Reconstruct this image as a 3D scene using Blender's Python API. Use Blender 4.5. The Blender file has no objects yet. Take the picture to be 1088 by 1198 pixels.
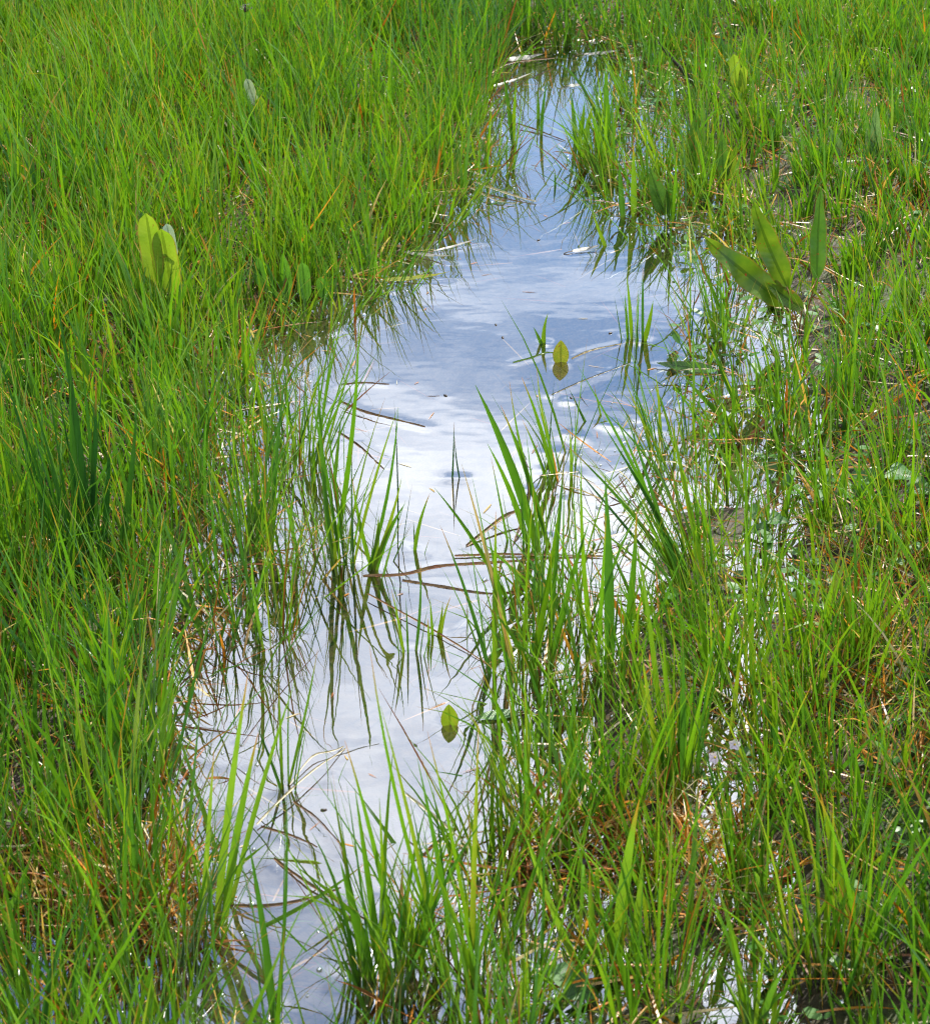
import bpy, math, random
import numpy as np
from mathutils import Matrix, Vector

# ------------------------------------------------------------------ camera, sky, sun, exposure
sc = bpy.context.scene
COL = sc.collection
H = 1.25                       # camera height above the water, metres
PITCH = math.radians(29.5)
FPX = 2160.0                   # focal length in photograph pixels (1088 x 1198)
SUN_EL, SUN_AZ = math.radians(50), math.radians(32)     # azimuth measured from +Y towards +X

cam_d = bpy.data.cameras.new('camera')
cam = bpy.data.objects.new('camera', cam_d); COL.objects.link(cam)
cam.location = (0, 0, H)
cam.rotation_euler = (math.pi/2 - PITCH, 0, 0)
cam_d.sensor_fit = 'VERTICAL'; cam_d.sensor_height = 24.0
cam_d.lens = 24.0*FPX/1198.0
cam_d.clip_start = 0.05; cam_d.clip_end = 8000
cam_d.dof.use_dof = True; cam_d.dof.focus_distance = 2.75; cam_d.dof.aperture_fstop = 13
sc.camera = cam

sc.view_settings.view_transform = 'Standard'; sc.view_settings.look = 'None'
sc.view_settings.gamma = 1.0; sc.view_settings.use_curve_mapping = False
sc.view_settings.exposure = 0.96
sc.cycles.use_denoising = True; sc.cycles.filter_width = 1.2
sc.cycles.max_bounces = 6; sc.cycles.diffuse_bounces = 2; sc.cycles.glossy_bounces = 3
sc.cycles.transmission_bounces = 4; sc.cycles.transparent_max_bounces = 12
sc.cycles.caustics_reflective = False; sc.cycles.caustics_refractive = False

world = bpy.data.worlds.new('World'); sc.world = world; world.use_nodes = True
wt = world.node_tree; wn = wt.nodes; wl = wt.links
for n in list(wn): wn.remove(n)
w_out = wn.new('ShaderNodeOutputWorld'); w_bg = wn.new('ShaderNodeBackground')
w_sky = wn.new('ShaderNodeTexSky'); w_sky.sky_type = 'NISHITA'; w_sky.sun_disc = False
w_sky.sun_elevation = SUN_EL; w_sky.sun_rotation = SUN_AZ
w_sky.air_density = 1.0; w_sky.dust_density = 0.05; w_sky.ozone_density = 2.5
w_bg.inputs['Strength'].default_value = 0.14
# broken cloud: noise on the direction projected to a flat layer overhead
w_tc = wn.new('ShaderNodeTexCoord'); w_sep = wn.new('ShaderNodeSeparateXYZ')
wl.new(w_tc.outputs['Generated'], w_sep.inputs[0])
def wmath(op, a, b):
    n = wn.new('ShaderNodeMath'); n.operation = op
    for i, v in enumerate((a, b)):
        if v is None: continue
        if isinstance(v, (int, float)): n.inputs[i].default_value = v
        else: wl.new(v, n.inputs[i])
    return n.outputs[0]
zc = wmath('ADD', wmath('MAXIMUM', w_sep.outputs[2], 0.0), 0.12)
w_cmb = wn.new('ShaderNodeCombineXYZ')
wl.new(wmath('DIVIDE', w_sep.outputs[0], zc), w_cmb.inputs[0])
wl.new(wmath('DIVIDE', w_sep.outputs[1], zc), w_cmb.inputs[1])
w_map = wn.new('ShaderNodeMapping'); w_map.inputs['Location'].default_value = (28.70, 1.45, 20.6)
wl.new(w_cmb.outputs[0], w_map.inputs[0])
w_no = wn.new('ShaderNodeTexNoise'); w_no.inputs['Scale'].default_value = 0.85
w_no.inputs['Detail'].default_value = 7; w_no.inputs['Roughness'].default_value = 0.55
w_no.inputs['Distortion'].default_value = 0.4
wl.new(w_map.outputs[0], w_no.inputs[0])
w_rmp = wn.new('ShaderNodeValToRGB')
w_rmp.color_ramp.elements[0].position = 0.465; w_rmp.color_ramp.elements[0].color = (0, 0, 0, 1)
w_rmp.color_ramp.elements[1].position = 0.73; w_rmp.color_ramp.elements[1].color = (1, 1, 1, 1)
wl.new(w_no.outputs[0], w_rmp.inputs[0])
w_mix = wn.new('ShaderNodeMixRGB')
w_cc = wn.new('ShaderNodeValToRGB'); e = w_cc.color_ramp.elements          # thin sunlit edges bright, thick cloud greyer below
e[0].position = 0.58; e[0].color = (1, 1, 1, 1); e[1].position = 0.80; e[1].color = (0.55, 0.58, 0.65, 1)
wl.new(w_no.outputs[0], w_cc.inputs[0])
w_cs = wn.new('ShaderNodeVectorMath'); w_cs.operation = 'SCALE'; w_cs.inputs['Scale'].default_value = 23.0
wl.new(w_cc.outputs[0], w_cs.inputs[0]); wl.new(w_cs.outputs[0], w_mix.inputs[2])
wl.new(w_rmp.outputs[0], w_mix.inputs[0]); wl.new(w_sky.outputs[0], w_mix.inputs[1])
wl.new(w_mix.outputs[0], w_bg.inputs['Color']); wl.new(w_bg.outputs[0], w_out.inputs[0])

sun_d = bpy.data.lights.new('sun', 'SUN'); sun_d.energy = 5.0; sun_d.angle = math.radians(0.55)
sun_d.color = (1.0, 0.95, 0.86)
sun = bpy.data.objects.new('sun', sun_d); COL.objects.link(sun)
sdir = Vector((math.sin(SUN_AZ)*math.cos(SUN_EL), math.cos(SUN_AZ)*math.cos(SUN_EL), math.sin(SUN_EL)))
sun.rotation_euler = sdir.to_track_quat('Z', 'Y').to_euler()
sun.location = sdir*30

# ------------------------------------------------------------------ helpers
RNG = np.random.default_rng(7)
random.seed(7)
cp, sp = math.cos(PITCH), math.sin(PITCH)

def ray(u, v):
    x, y = (u-544.0)/FPX, (599.0-v)/FPX
    return np.array([x, cp + y*sp, -sp + y*cp])
def gp(u, v, z=0.0):
    """photo pixel -> point on the level z"""
    d = ray(u, v); t = (H-z)/-d[2]
    return np.array([d[0]*t, d[1]*t, z])
def up(u, v, Y):
    """photo pixel -> point on the upright plane at distance Y (the base's distance)"""
    d = ray(u, v); t = Y/d[1]
    return np.array([d[0]*t, Y, H + d[2]*t])
def proj(P):
    P = np.asarray(P, float)
    x, y, z = P[..., 0], P[..., 1], P[..., 2]-H
    f = y*cp - z*sp; q = y*sp + z*cp
    return 544 + FPX*x/f, 599 - FPX*q/f
def pxsize(u, v):
    """metres per photo pixel at the ground point under (u, v)"""
    d = ray(u, v); return H/-d[2]/FPX
def hpx_to_m(u, v, hpx):
    y0 = gp(u, v); y1 = up(u, v-hpx, y0[1]); return y1[2]-y0[2]

def hash2(ix, iy, seed):
    h = (ix.astype(np.int64)*374761393 + iy.astype(np.int64)*668265263 + seed*974634211) & 0x7fffffff
    h = ((h ^ (h >> 13))*1274126177) & 0x7fffffff
    return ((h ^ (h >> 16)) & 0xffff)/65535.0
def vnoise(x, y, scale, seed):
    x = np.asarray(x, float)*scale; y = np.asarray(y, float)*scale
    ix, iy = np.floor(x), np.floor(y); fx, fy = x-ix, y-iy
    fx = fx*fx*(3-2*fx); fy = fy*fy*(3-2*fy)
    a, b = hash2(ix, iy, seed), hash2(ix+1, iy, seed)
    c, d = hash2(ix, iy+1, seed), hash2(ix+1, iy+1, seed)
    return (a*(1-fx)+b*fx)*(1-fy) + (c*(1-fx)+d*fx)*fy
def sst(a, b, x):
    t = np.clip((x-a)/(b-a), 0, 1); return t*t*(3-2*t)

def mesh_obj(name, verts, faces, mat, parent=None, smooth=True, bl=None):
    me = bpy.data.meshes.new(name)
    me.from_pydata([tuple(map(float, v)) for v in verts], [], faces)
    if smooth: me.polygons.foreach_set('use_smooth', [True]*len(me.polygons))
    if bl is not None: add_bl(me, bl)
    me.materials.append(mat); me.update()
    o = bpy.data.objects.new(name, me); COL.objects.link(o)
    if parent: o.parent = parent
    return o
def add_bl(me, bl):
    at = me.color_attributes.new('bl', 'FLOAT_COLOR', 'POINT')
    a = np.ones((len(me.vertices), 4), np.float32); a[:, :bl.shape[1]] = bl
    at.data.foreach_set('color', a.ravel())
def fast_mesh(name, V, F, mat, bl=None, smooth=True):
    """V (n,3), F (m,4) quads, straight into the mesh arrays"""
    me = bpy.data.meshes.new(name)
    V = np.ascontiguousarray(V, np.float32); F = np.ascontiguousarray(F, np.int32)
    k = F.shape[1]
    me.vertices.add(len(V)); me.vertices.foreach_set('co', V.ravel())
    me.loops.add(F.size); me.loops.foreach_set('vertex_index', F.ravel())
    me.polygons.add(len(F)); me.polygons.foreach_set('loop_start', np.arange(0, F.size, k, dtype=np.int32))
    me.polygons.foreach_set('use_smooth', np.full(len(F), smooth, dtype=bool))
    me.update(calc_edges=True)
    if bl is not None: add_bl(me, bl)
    me.materials.append(mat)
    o = bpy.data.objects.new(name, me); COL.objects.link(o)
    return o
def tag(o, label=None, cat=None, group=None, kind=None):
    if label: o['label'] = label
    if cat: o['category'] = cat
    if group: o['group'] = group
    if kind: o['kind'] = kind
    return o
def thing(name, loc, label, cat, group=None):
    o = bpy.data.objects.new(name, None); COL.objects.link(o)
    o.location = tuple(map(float, loc)); o.empty_display_size = 0.02
    return tag(o, label, cat, group)

# ------------------------------------------------------------------ materials
def new_mat(name):
    m = bpy.data.materials.new(name); m.use_nodes = True
    t = m.node_tree
    for n in list(t.nodes): t.nodes.remove(n)
    out = t.nodes.new('ShaderNodeOutputMaterial')
    return m, t.nodes, t.links, out
def ramp(nodes, stops, interp='LINEAR'):
    r = nodes.new('ShaderNodeValToRGB'); e = r.color_ramp.elements; r.color_ramp.interpolation = interp
    while len(e) < len(stops): e.new(0.5)
    for q, (p, c) in zip(e, stops): q.position = p; q.color = (*c, 1)
    return r
def nmath(nodes, links, op, a, b=None, c=None, clamp=False):
    n = nodes.new('ShaderNodeMath'); n.operation = op; n.use_clamp = clamp
    for i, v in enumerate((a, b, c)):
        if v is None: continue
        if isinstance(v, (int, float)): n.inputs[i].default_value = v
        else: links.new(v, n.inputs[i])
    return n.outputs[0]
def nmix(nodes, links, f, a, b, mode='MIX'):
    n = nodes.new('ShaderNodeMixRGB'); n.blend_type = mode
    for i, v in enumerate((f, a, b)):
        if isinstance(v, (int, float)): n.inputs[i].default_value = v
        elif isinstance(v, tuple): n.inputs[i].default_value = (*v, 1)
        else: links.new(v, n.inputs[i])
    return n.outputs[0]
def leaf_shader(N, L, out, col, rough=0.36, trans=0.40, spec=0.4, bump=None):
    p = N.new('ShaderNodeBsdfPrincipled'); L.new(col, p.inputs['Base Color'])
    p.inputs['Roughness'].default_value = rough
    p.inputs['Specular IOR Level'].default_value = spec
    tr = N.new('ShaderNodeBsdfTranslucent')
    tc = nmix(N, L, 1.0, col, (1.25, 1.2, 0.5), 'MULTIPLY'); L.new(tc, tr.inputs['Color'])
    if bump is not None: L.new(bump, p.inputs['Normal'])
    ms = N.new('ShaderNodeMixShader'); ms.inputs[0].default_value = trans
    L.new(p.outputs[0], ms.inputs[1]); L.new(tr.outputs[0], ms.inputs[2]); L.new(ms.outputs[0], out.inputs['Surface'])

GREENS = [(0.0, (0.034, 0.115, 0.020)), (0.22, (0.058, 0.165, 0.014)), (0.5, (0.092, 0.220, 0.009)),
          (0.78, (0.132, 0.250, 0.010)), (1.0, (0.195, 0.270, 0.022))]
DEADS = [(0.0, (0.08, 0.035, 0.012)), (0.3, (0.28, 0.09, 0.012)), (0.55, (0.46, 0.19, 0.02)), (0.8, (0.42, 0.28, 0.09)), (1.0, (0.5, 0.44, 0.28))]

def blade_material(name, per_object, greens=GREENS, dead_only=False, trans=0.40):
    m, N, L, out = new_mat(name)
    at = N.new('ShaderNodeAttribute'); at.attribute_name = 'bl'
    s = N.new('ShaderNodeSeparateColor'); L.new(at.outputs['Color'], s.inputs[0])
    t = s.outputs[1]
    if per_object:
        oi = N.new('ShaderNodeObjectInfo'); rnd = oi.outputs['Random']
    else: rnd = s.outputs[0]
    g = ramp(N, greens); L.new(rnd, g.inputs[0])
    d = ramp(N, DEADS)
    r2 = nmath(N, L, 'FRACT', nmath(N, L, 'MULTIPLY', rnd, 37.7)); L.new(r2, d.inputs[0])
    # ochre tips on some blades, reddish sheath at the foot
    tipf = nmath(N, L, 'MULTIPLY', nmath(N, L, 'SMOOTHSTEP' if False else 'MULTIPLY_ADD', t, 6.0, -4.9, clamp=True),
                 nmath(N, L, 'GREATER_THAN', r2, 0.62))
    col = nmix(N, L, tipf, g.outputs[0], (0.36, 0.16, 0.03))
    r3 = nmath(N, L, 'FRACT', nmath(N, L, 'MULTIPLY', rnd, 91.3))
    basef = nmath(N, L, 'MULTIPLY', nmath(N, L, 'MULTIPLY_ADD', t, -4.5, 1.0, clamp=True), nmath(N, L, 'MULTIPLY_ADD', r3, 0.75, 0.05))
    col = nmix(N, L, basef, col, (0.20, 0.12, 0.035))
    if dead_only: col = d.outputs[0]
    else: col = nmix(N, L, s.outputs[2], col, d.outputs[0])
    # fine lengthwise mottling
    nz = N.new('ShaderNodeTexNoise'); nz.inputs['Scale'].default_value = 60; nz.inputs['Detail'].default_value = 2
    tcn = N.new('ShaderNodeTexCoord'); L.new(tcn.outputs['Object'], nz.inputs[0])
    col = nmix(N, L, 1.0, col, nmix(N, L, nz.outputs[0], (0.78, 0.80, 0.8), (1.2, 1.18, 1.1)), 'MULTIPLY')
    leaf_shader(N, L, out, col, trans=trans)
    return m
M_GRASS = blade_material('grass_blades', False)
M_BLADE = blade_material('tuft_blades', True)
M_PALE = blade_material('broad_pale_blades', True, [(0, (0.10, 0.23, 0.015)), (0.5, (0.14, 0.27, 0.02)), (1, (0.19, 0.30, 0.04))])
M_RUSH = blade_material('dark_rush_blades', True, [(0, (0.012, 0.060, 0.010)), (0.5, (0.02, 0.085, 0.010)), (1, (0.04, 0.13, 0.012))], trans=0.2)
M_DEAD = blade_material('dead_blades', True, dead_only=True, trans=0.25)
M_LITTER = blade_material('dead_litter', False, dead_only=True, trans=0.2)

def simple_leaf(name, c1, c2, spots=None, trans=0.4, rough=0.4, scale=40, spec=0.45):
    m, N, L, out = new_mat(name)
    tc = N.new('ShaderNodeTexCoord')
    nz = N.new('ShaderNodeTexNoise'); nz.inputs['Scale'].default_value = scale; nz.inputs['Detail'].default_value = 4
    L.new(tc.outputs['Object'], nz.inputs[0])
    r = ramp(N, [(0.35, c1), (0.65, c2)]); L.new(nz.outputs[0], r.inputs[0]); col = r.outputs[0]
    at = N.new('ShaderNodeAttribute'); at.attribute_name = 'bl'
    s = N.new('ShaderNodeSeparateColor'); L.new(at.outputs['Color'], s.inputs[0])
    # midrib (b runs 0 at the midrib to 1 at the edge) and side veins
    rib = nmath(N, L, 'LESS_THAN', s.outputs[2], 0.13)
    col = nmix(N, L, nmath(N, L, 'MULTIPLY', rib, 0.8), col, tuple(0.6*a for a in c1))
    w = nmath(N, L, 'SINE', nmath(N, L, 'MULTIPLY', nmath(N, L, 'SUBTRACT', s.outputs[1], nmath(N, L, 'MULTIPLY', s.outputs[2], 0.09)), 110))
    bp = N.new('ShaderNodeBump'); bp.inputs['Strength'].default_value = 0.25; bp.inputs['Distance'].default_value = 0.0004
    L.new(w, bp.inputs['Height'])
    if spots:
        n2 = N.new('ShaderNodeTexNoise'); n2.inputs['Scale'].default_value = 130; n2.inputs['Detail'].default_value = 2
        L.new(tc.outputs['Object'], n2.inputs[0])
        sf = ramp(N, [(0.69, (0, 0, 0)), (0.73, (1, 1, 1))]); L.new(n2.outputs[0], sf.inputs[0])
        col = nmix(N, L, sf.outputs[0], col, spots)
        ef = nmath(N, L, 'MULTIPLY_ADD', s.outputs[2], 8.0, -7.0, clamp=True)
        col = nmix(N, L, nmath(N, L, 'MULTIPLY', ef, 0.6), col, (0.22, 0.09, 0.03))
    leaf_shader(N, L, out, col, rough=rough, trans=trans, spec=spec, bump=bp.outputs[0])
    return m
M_DOCK = simple_leaf('dock_leaf', (0.065, 0.14, 0.009), (0.12, 0.19, 0.014), spots=(0.22, 0.025, 0.012), trans=0.36)
M_DOCKD = simple_leaf('dark_dock_leaf', (0.05, 0.13, 0.02), (0.08, 0.18, 0.02), spots=(0.2, 0.05, 0.02), trans=0.25)
M_LIME = simple_leaf('lime_leaf', (0.15, 0.25, 0.018), (0.20, 0.29, 0.03), spots=(0.16, 0.13, 0.02))
M_SILVER = simple_leaf('silver_leaf', (0.26, 0.34, 0.24), (0.38, 0.44, 0.34), trans=0.15, rough=0.25)
M_GREYLEAF = simple_leaf('grey_green_leaf', (0.10, 0.19, 0.07), (0.15, 0.25, 0.10), trans=0.25, rough=0.35)
M_FLOAT = simple_leaf('pondweed_leaf', (0.21, 0.26, 0.014), (0.32, 0.30, 0.025), spots=(0.28, 0.10, 0.02), scale=90)
def underside(m, under):
    """a leaf whose lower face has its own colour"""
    T_ = m.node_tree; N, L = T_.nodes, T_.links; o = [n for n in N if n.type == 'OUTPUT_MATERIAL'][0]
    top = o.inputs['Surface'].links[0].from_socket
    p = N.new('ShaderNodeBsdfPrincipled'); p.inputs['Base Color'].default_value = (*under, 1); p.inputs['Roughness'].default_value = 0.5
    g_ = N.new('ShaderNodeNewGeometry'); mx_ = N.new('ShaderNodeMixShader')
    L.new(g_.outputs['Backfacing'], mx_.inputs[0]); L.new(top, mx_.inputs[1]); L.new(p.outputs[0], mx_.inputs[2]); L.new(mx_.outputs[0], o.inputs['Surface'])
    return m
M_FLOATG = underside(simple_leaf('green_pond_leaf', (0.22, 0.33, 0.018), (0.28, 0.38, 0.03), spots=(0.2, 0.09, 0.02), scale=90, trans=0.4), (0.12, 0.07, 0.02))
underside(M_FLOAT, (0.13, 0.08, 0.02))
M_CLOVER = simple_leaf('clover_leaf', (0.05, 0.15, 0.022), (0.08, 0.20, 0.03))
M_PETAL = simple_leaf('pale_petal', (0.74, 0.55, 0.78), (0.84, 0.74, 0.86), trans=0.3, rough=0.6)

def plain(name, c1, c2, rough=0.6, scale=120, spec=0.3, bump=0.3):
    m, N, L, out = new_mat(name)
    tc = N.new('ShaderNodeTexCoord'); nz = N.new('ShaderNodeTexNoise')
    nz.inputs['Scale'].default_value = scale; nz.inputs['Detail'].default_value = 5; L.new(tc.outputs['Object'], nz.inputs[0])
    r = ramp(N, [(0.35, c1), (0.65, c2)]); L.new(nz.outputs[0], r.inputs[0])
    p = N.new('ShaderNodeBsdfPrincipled'); L.new(r.outputs[0], p.inputs['Base Color'])
    p.inputs['Roughness'].default_value = rough; p.inputs['Specular IOR Level'].default_value = spec
    b = N.new('ShaderNodeBump'); b.inputs['Strength'].default_value = bump; b.inputs['Distance'].default_value = 0.002
    L.new(nz.outputs[0], b.inputs['Height']); L.new(b.outputs[0], p.inputs['Normal'])
    L.new(p.outputs[0], out.inputs['Surface'])
    return m
M_REDSTEM = plain('reddish_stem', (0.20, 0.07, 0.03), (0.26, 0.16, 0.05), 0.35)
M_BROWNSTEM = plain('brown_stem', (0.09, 0.05, 0.02), (0.20, 0.11, 0.04), 0.45)
M_STRAW = plain('straw', (0.38, 0.30, 0.16), (0.55, 0.47, 0.30), 0.5)
M_BLACK = plain('blackened_leaf', (0.012, 0.008, 0.006), (0.04, 0.022, 0.014), 0.4)
M_GREENSTEM = plain('green_stem', (0.09, 0.20, 0.02), (0.14, 0.26, 0.03), 0.45)
M_PURPLE = plain('purple_brown_blade', (0.13, 0.09, 0.11), (0.24, 0.17, 0.19), 0.5)
M_YELLOW = plain('yellow_centre', (0.5, 0.36, 0.02), (0.6, 0.45, 0.04), 0.6)
M_PINK = plain('pink_bud', (0.40, 0.10, 0.16), (0.5, 0.2, 0.26), 0.5)
M_FILM = plain('bleached_leaf', (0.09, 0.085, 0.06), (0.20, 0.19, 0.155), 0.35, spec=0.5)
M_SEED = plain('dark_seed', (0.02, 0.015, 0.012), (0.05, 0.035, 0.025), 0.4)

# water: clear film over brown mud, strongly mirroring, with faint ripples
M_WATER, N, L, out = new_mat('stream_water')
geo = N.new('ShaderNodeNewGeometry')
mp = N.new('ShaderNodeMapping'); mp.inputs['Scale'].default_value = (1.0, 1.6, 1.0); L.new(geo.outputs['Position'], mp.inputs[0])
n1 = N.new('ShaderNodeTexNoise'); n1.inputs['Scale'].default_value = 9; n1.inputs['Detail'].default_value = 2; L.new(mp.outputs[0], n1.inputs[0])
n2 = N.new('ShaderNodeTexNoise'); n2.inputs['Scale'].default_value = 45; n2.inputs['Detail'].default_value = 1; L.new(mp.outputs[0], n2.inputs[0])
hgt = nmath(N, L, 'ADD', n1.outputs[0], nmath(N, L, 'MULTIPLY', n2.outputs[0], 0.05))
bw = N.new('ShaderNodeBump'); bw.inputs['Strength'].default_value = 1.0; bw.inputs['Distance'].default_value = 0.00038; L.new(hgt, bw.inputs['Height'])
fr = N.new('ShaderNodeFresnel'); fr.inputs['IOR'].default_value = 1.33; L.new(bw.outputs[0], fr.inputs['Normal'])
fac = nmath(N, L, 'MULTIPLY_ADD', fr.outputs[0], 1.0, 0.25, clamp=True)
gl = N.new('ShaderNodeBsdfGlossy'); gl.inputs['Roughness'].default_value = 0.015; gl.inputs['Color'].default_value = (0.97, 0.97, 0.97, 1); L.new(bw.outputs[0], gl.inputs['Normal'])
tp = N.new('ShaderNodeBsdfTransparent'); tp.inputs['Color'].default_value = (0.80, 0.74, 0.60, 1)
mx = N.new('ShaderNodeMixShader'); L.new(fac, mx.inputs[0]); L.new(tp.outputs[0], mx.inputs[1]); L.new(gl.outputs[0], mx.inputs[2])
L.new(mx.outputs[0], out.inputs['Surface'])

# wet ground: dark mud, moss and straw flecks
M_GROUND, N, L, out = new_mat('boggy_ground')
geo = N.new('ShaderNodeNewGeometry')
n1 = N.new('ShaderNodeTexNoise'); n1.inputs['Scale'].default_value = 9; n1.inputs['Detail'].default_value = 8; L.new(geo.outputs['Position'], n1.inputs[0])
n2 = N.new('ShaderNodeTexNoise'); n2.inputs['Scale'].default_value = 70; n2.inputs['Detail'].default_value = 6; L.new(geo.outputs['Position'], n2.inputs[0])
c1 = ramp(N, [(0.3, (0.012, 0.009, 0.005)), (0.5, (0.030, 0.021, 0.010)), (0.7, (0.060, 0.043, 0.020))]); L.new(n2.outputs[0], c1.inputs[0])
c2 = ramp(N, [(0.4, (0.02, 0.034, 0.006)), (0.7, (0.04, 0.07, 0.010))]); L.new(n2.outputs[0], c2.inputs[0])
mf = ramp(N, [(0.45, (0, 0, 0)), (0.6, (1, 1, 1))]); L.new(n1.outputs[0], mf.inputs[0])
spz = N.new('ShaderNodeSeparateXYZ'); L.new(geo.outputs['Position'], spz.inputs[0])
dry = nmath(N, L, 'MULTIPLY_ADD', spz.outputs[2], 40.0, 0.2, clamp=True)
col = nmix(N, L, nmath(N, L, 'MULTIPLY', mf.outputs[0], dry), c1.outputs[0], c2.outputs[0])
dist = N.new('ShaderNodeVectorMath'); dist.operation = 'LENGTH'; L.new(geo.outputs['Position'], dist.inputs[0])
farf = nmath(N, L, 'MULTIPLY_ADD', dist.outputs['Value'], 0.25, -1.8, clamp=True)
far_c = ramp(N, [(0.35, (0.06, 0.13, 0.012)), (0.65, (0.12, 0.2, 0.02))]); L.new(n2.outputs[0], far_c.inputs[0])
col = nmix(N, L, farf, col, far_c.outputs[0])
p = N.new('ShaderNodeBsdfPrincipled'); L.new(col, p.inputs['Base Color']); p.inputs['Roughness'].default_value = 0.55
p.inputs['Specular IOR Level'].default_value = 0.2
b = N.new('ShaderNodeBump'); b.inputs['Distance'].default_value = 0.01; b.inputs['Strength'].default_value = 0.7; L.new(n2.outputs[0], b.inputs['Height']); L.new(b.outputs[0], p.inputs['Normal'])
L.new(p.outputs[0], out.inputs['Surface'])

M_BUBBLE, N, L, out = new_mat('water_droplet')
gl = N.new('ShaderNodeBsdfGlossy'); gl.inputs['Roughness'].default_value = 0.12
tp = N.new('ShaderNodeBsdfTransparent'); mx = N.new('ShaderNodeMixShader'); mx.inputs[0].default_value = 0.6
L.new(tp.outputs[0], mx.inputs[1]); L.new(gl.outputs[0], mx.inputs[2]); L.new(mx.outputs[0], out.inputs['Surface'])

# ------------------------------------------------------------------ the stream's outline (photo pixels on the water level)
OPEN = [(600,72),(640,62),(700,64),(742,78),(724,110),(694,150),(668,172),(668,200),(690,228),(700,268),(755,290),(800,315),(815,350),
        (800,400),(790,430),(770,455),(725,470),(715,500),(680,520),(640,530),(618,560),(600,600),(585,650),(575,700),(570,760),(575,820),
        (590,870),(600,930),(575,985),(500,1005),(425,1030),(400,1060),(388,1100),(375,1160),(350,1240),(285,1240),(280,1150),(270,1090),
        (285,1040),(290,980),(296,920),(306,870),(314,800),(304,740),(322,705),(375,690),(408,640),(412,600),(402,560),(395,500),(370,470),
        (355,430),(350,400),(420,365),(480,330),(510,290),(540,260),(590,225),(602,190),(590,150),(585,110)]
WET = [(590,60),(640,45),(760,30),(780,60),(755,120),(775,180),(805,230),(850,290),(880,360),(870,430),(890,480),(895,560),(870,640),
       (840,720),(820,800),(835,880),(815,940),(830,1040),(835,1130),(810,1300),(100,1320),(-60,1260),(-40,1150),(60,1085),(180,1100),
       (235,1060),(200,980),(210,900),(220,800),(225,700),(220,620),(265,540),(295,460),(300,400),(340,360),(440,300),(480,250),(540,200),(565,110)]
OPENW = np.array([gp(*q)[:2] for q in OPEN]); WETW = np.array([gp(*q)[:2] for q in WET])
def sdist(x, y, poly):
    """signed distance to a closed outline, positive outside"""
    x = np.asarray(x, float); y = np.asarray(y, float)
    best = np.full(x.shape, 1e9); ins = np.zeros(x.shape, bool)
    n = len(poly)
    for i in range(n):
        ax, ay = poly[i]; bx, by = poly[(i+1) % n]
        dx, dy = bx-ax, by-ay
        t = np.clip(((x-ax)*dx+(y-ay)*dy)/(dx*dx+dy*dy), 0, 1)
        best = np.minimum(best, (x-ax-t*dx)**2+(y-ay-t*dy)**2)
        c = ((ay > y) != (by > y))
        ins ^= c & (x < (bx-ax)*(y-ay)/((by-ay) if by != ay else 1e-9)+ax)
    d = np.sqrt(best); return np.where(ins, -d, d)
FX = np.arange(-4.0, 4.001, 0.02); FY = np.arange(0.0, 9.001, 0.02)
GX, GY = np.meshgrid(FX, FY)
sdW = sdist(GX, GY, WETW); sdO = sdist(GX, GY, OPENW)
pu, pv = proj(np.stack([GX, GY, np.zeros_like(GX)], -1))
rightside = sst(0.1, 0.5, GX - (0.45-0.0*GY))
nzf = vnoise(GX, GY, 9, 1)*0.6 + vnoise(GX, GY, 22, 2)*0.4 - 0.5
base_out = 0.055*sst(0.0, 0.35, sdW)*(1-0.25*rightside) + 0.06*sst(0.6, 2.0, sdW)
ZF = np.where(sdW > 0, -0.008 + base_out + nzf*0.030*(0.4+0.6*sst(0, 0.3, sdW)),
              -0.006 - 0.05*sst(0, 0.25, -sdW)*(1-0.75*sst(0.0, 0.10, sdO)) + nzf*0.022 + 0.012*((pu > 650) & (pv > 600))*sst(0.03, 0.12, sdO))
edge = np.minimum(np.minimum(GX+4, 4-GX), np.minimum(GY, 9-GY))
ZF = ZF*sst(0, 0.8, edge) + 0.10*(1-sst(0, 0.8, edge))*(1-0*GX)
def fld(A, x, y):
    x = np.clip((np.asarray(x, float)+4.0)/0.02, 0, len(FX)-1.001); y = np.clip(np.asarray(y, float)/0.02, 0, len(FY)-1.001)
    ix, iy = x.astype(int), y.astype(int); fx, fy = x-ix, y-iy
    return (A[iy, ix]*(1-fx)+A[iy, ix+1]*fx)*(1-fy)+(A[iy+1, ix]*(1-fx)+A[iy+1, ix+1]*fx)*fy
def gz(x, y): return fld(ZF, x, y)

def axis(lo, hi, step, far):
    mid = list(np.arange(lo, hi+step*0.5, step)); a = []; s = step; v = lo
    while v > -far: s *= 1.45; v -= s; a.append(v)
    b = []; s = step; v = mid[-1]
    while v < far: s *= 1.45; v += s; b.append(v)
    return np.array(a[::-1]+mid+b)
def sheet(name, ax, ay, zf, mat):
    X, Y = np.meshgrid(ax, ay); Z = zf(X, Y)
    V = np.stack([X, Y, Z], -1).reshape(-1, 3); nx, ny = len(ax), len(ay)
    i = np.arange(nx-1)[None, :] + nx*np.arange(ny-1)[:, None]
    F = np.stack([i, i+1, i+1+nx, i+nx], -1).reshape(-1, 4)
    return fast_mesh(name, V, F, mat)
def ground_z(X, Y):
    z = gz(X, Y); r = np.hypot(X, Y-3)
    return z + 0.35*(vnoise(X, Y, 0.05, 5)-0.5)*sst(12, 60, r) + 6*(vnoise(X, Y, 0.004, 6)-0.5)*sst(120, 900, r)
tag(sheet('ground', axis(-2.4, 2.4, 0.03, 3000), axis(0.4, 6.8, 0.03, 3000), ground_z, M_GROUND), kind='structure')

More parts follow.
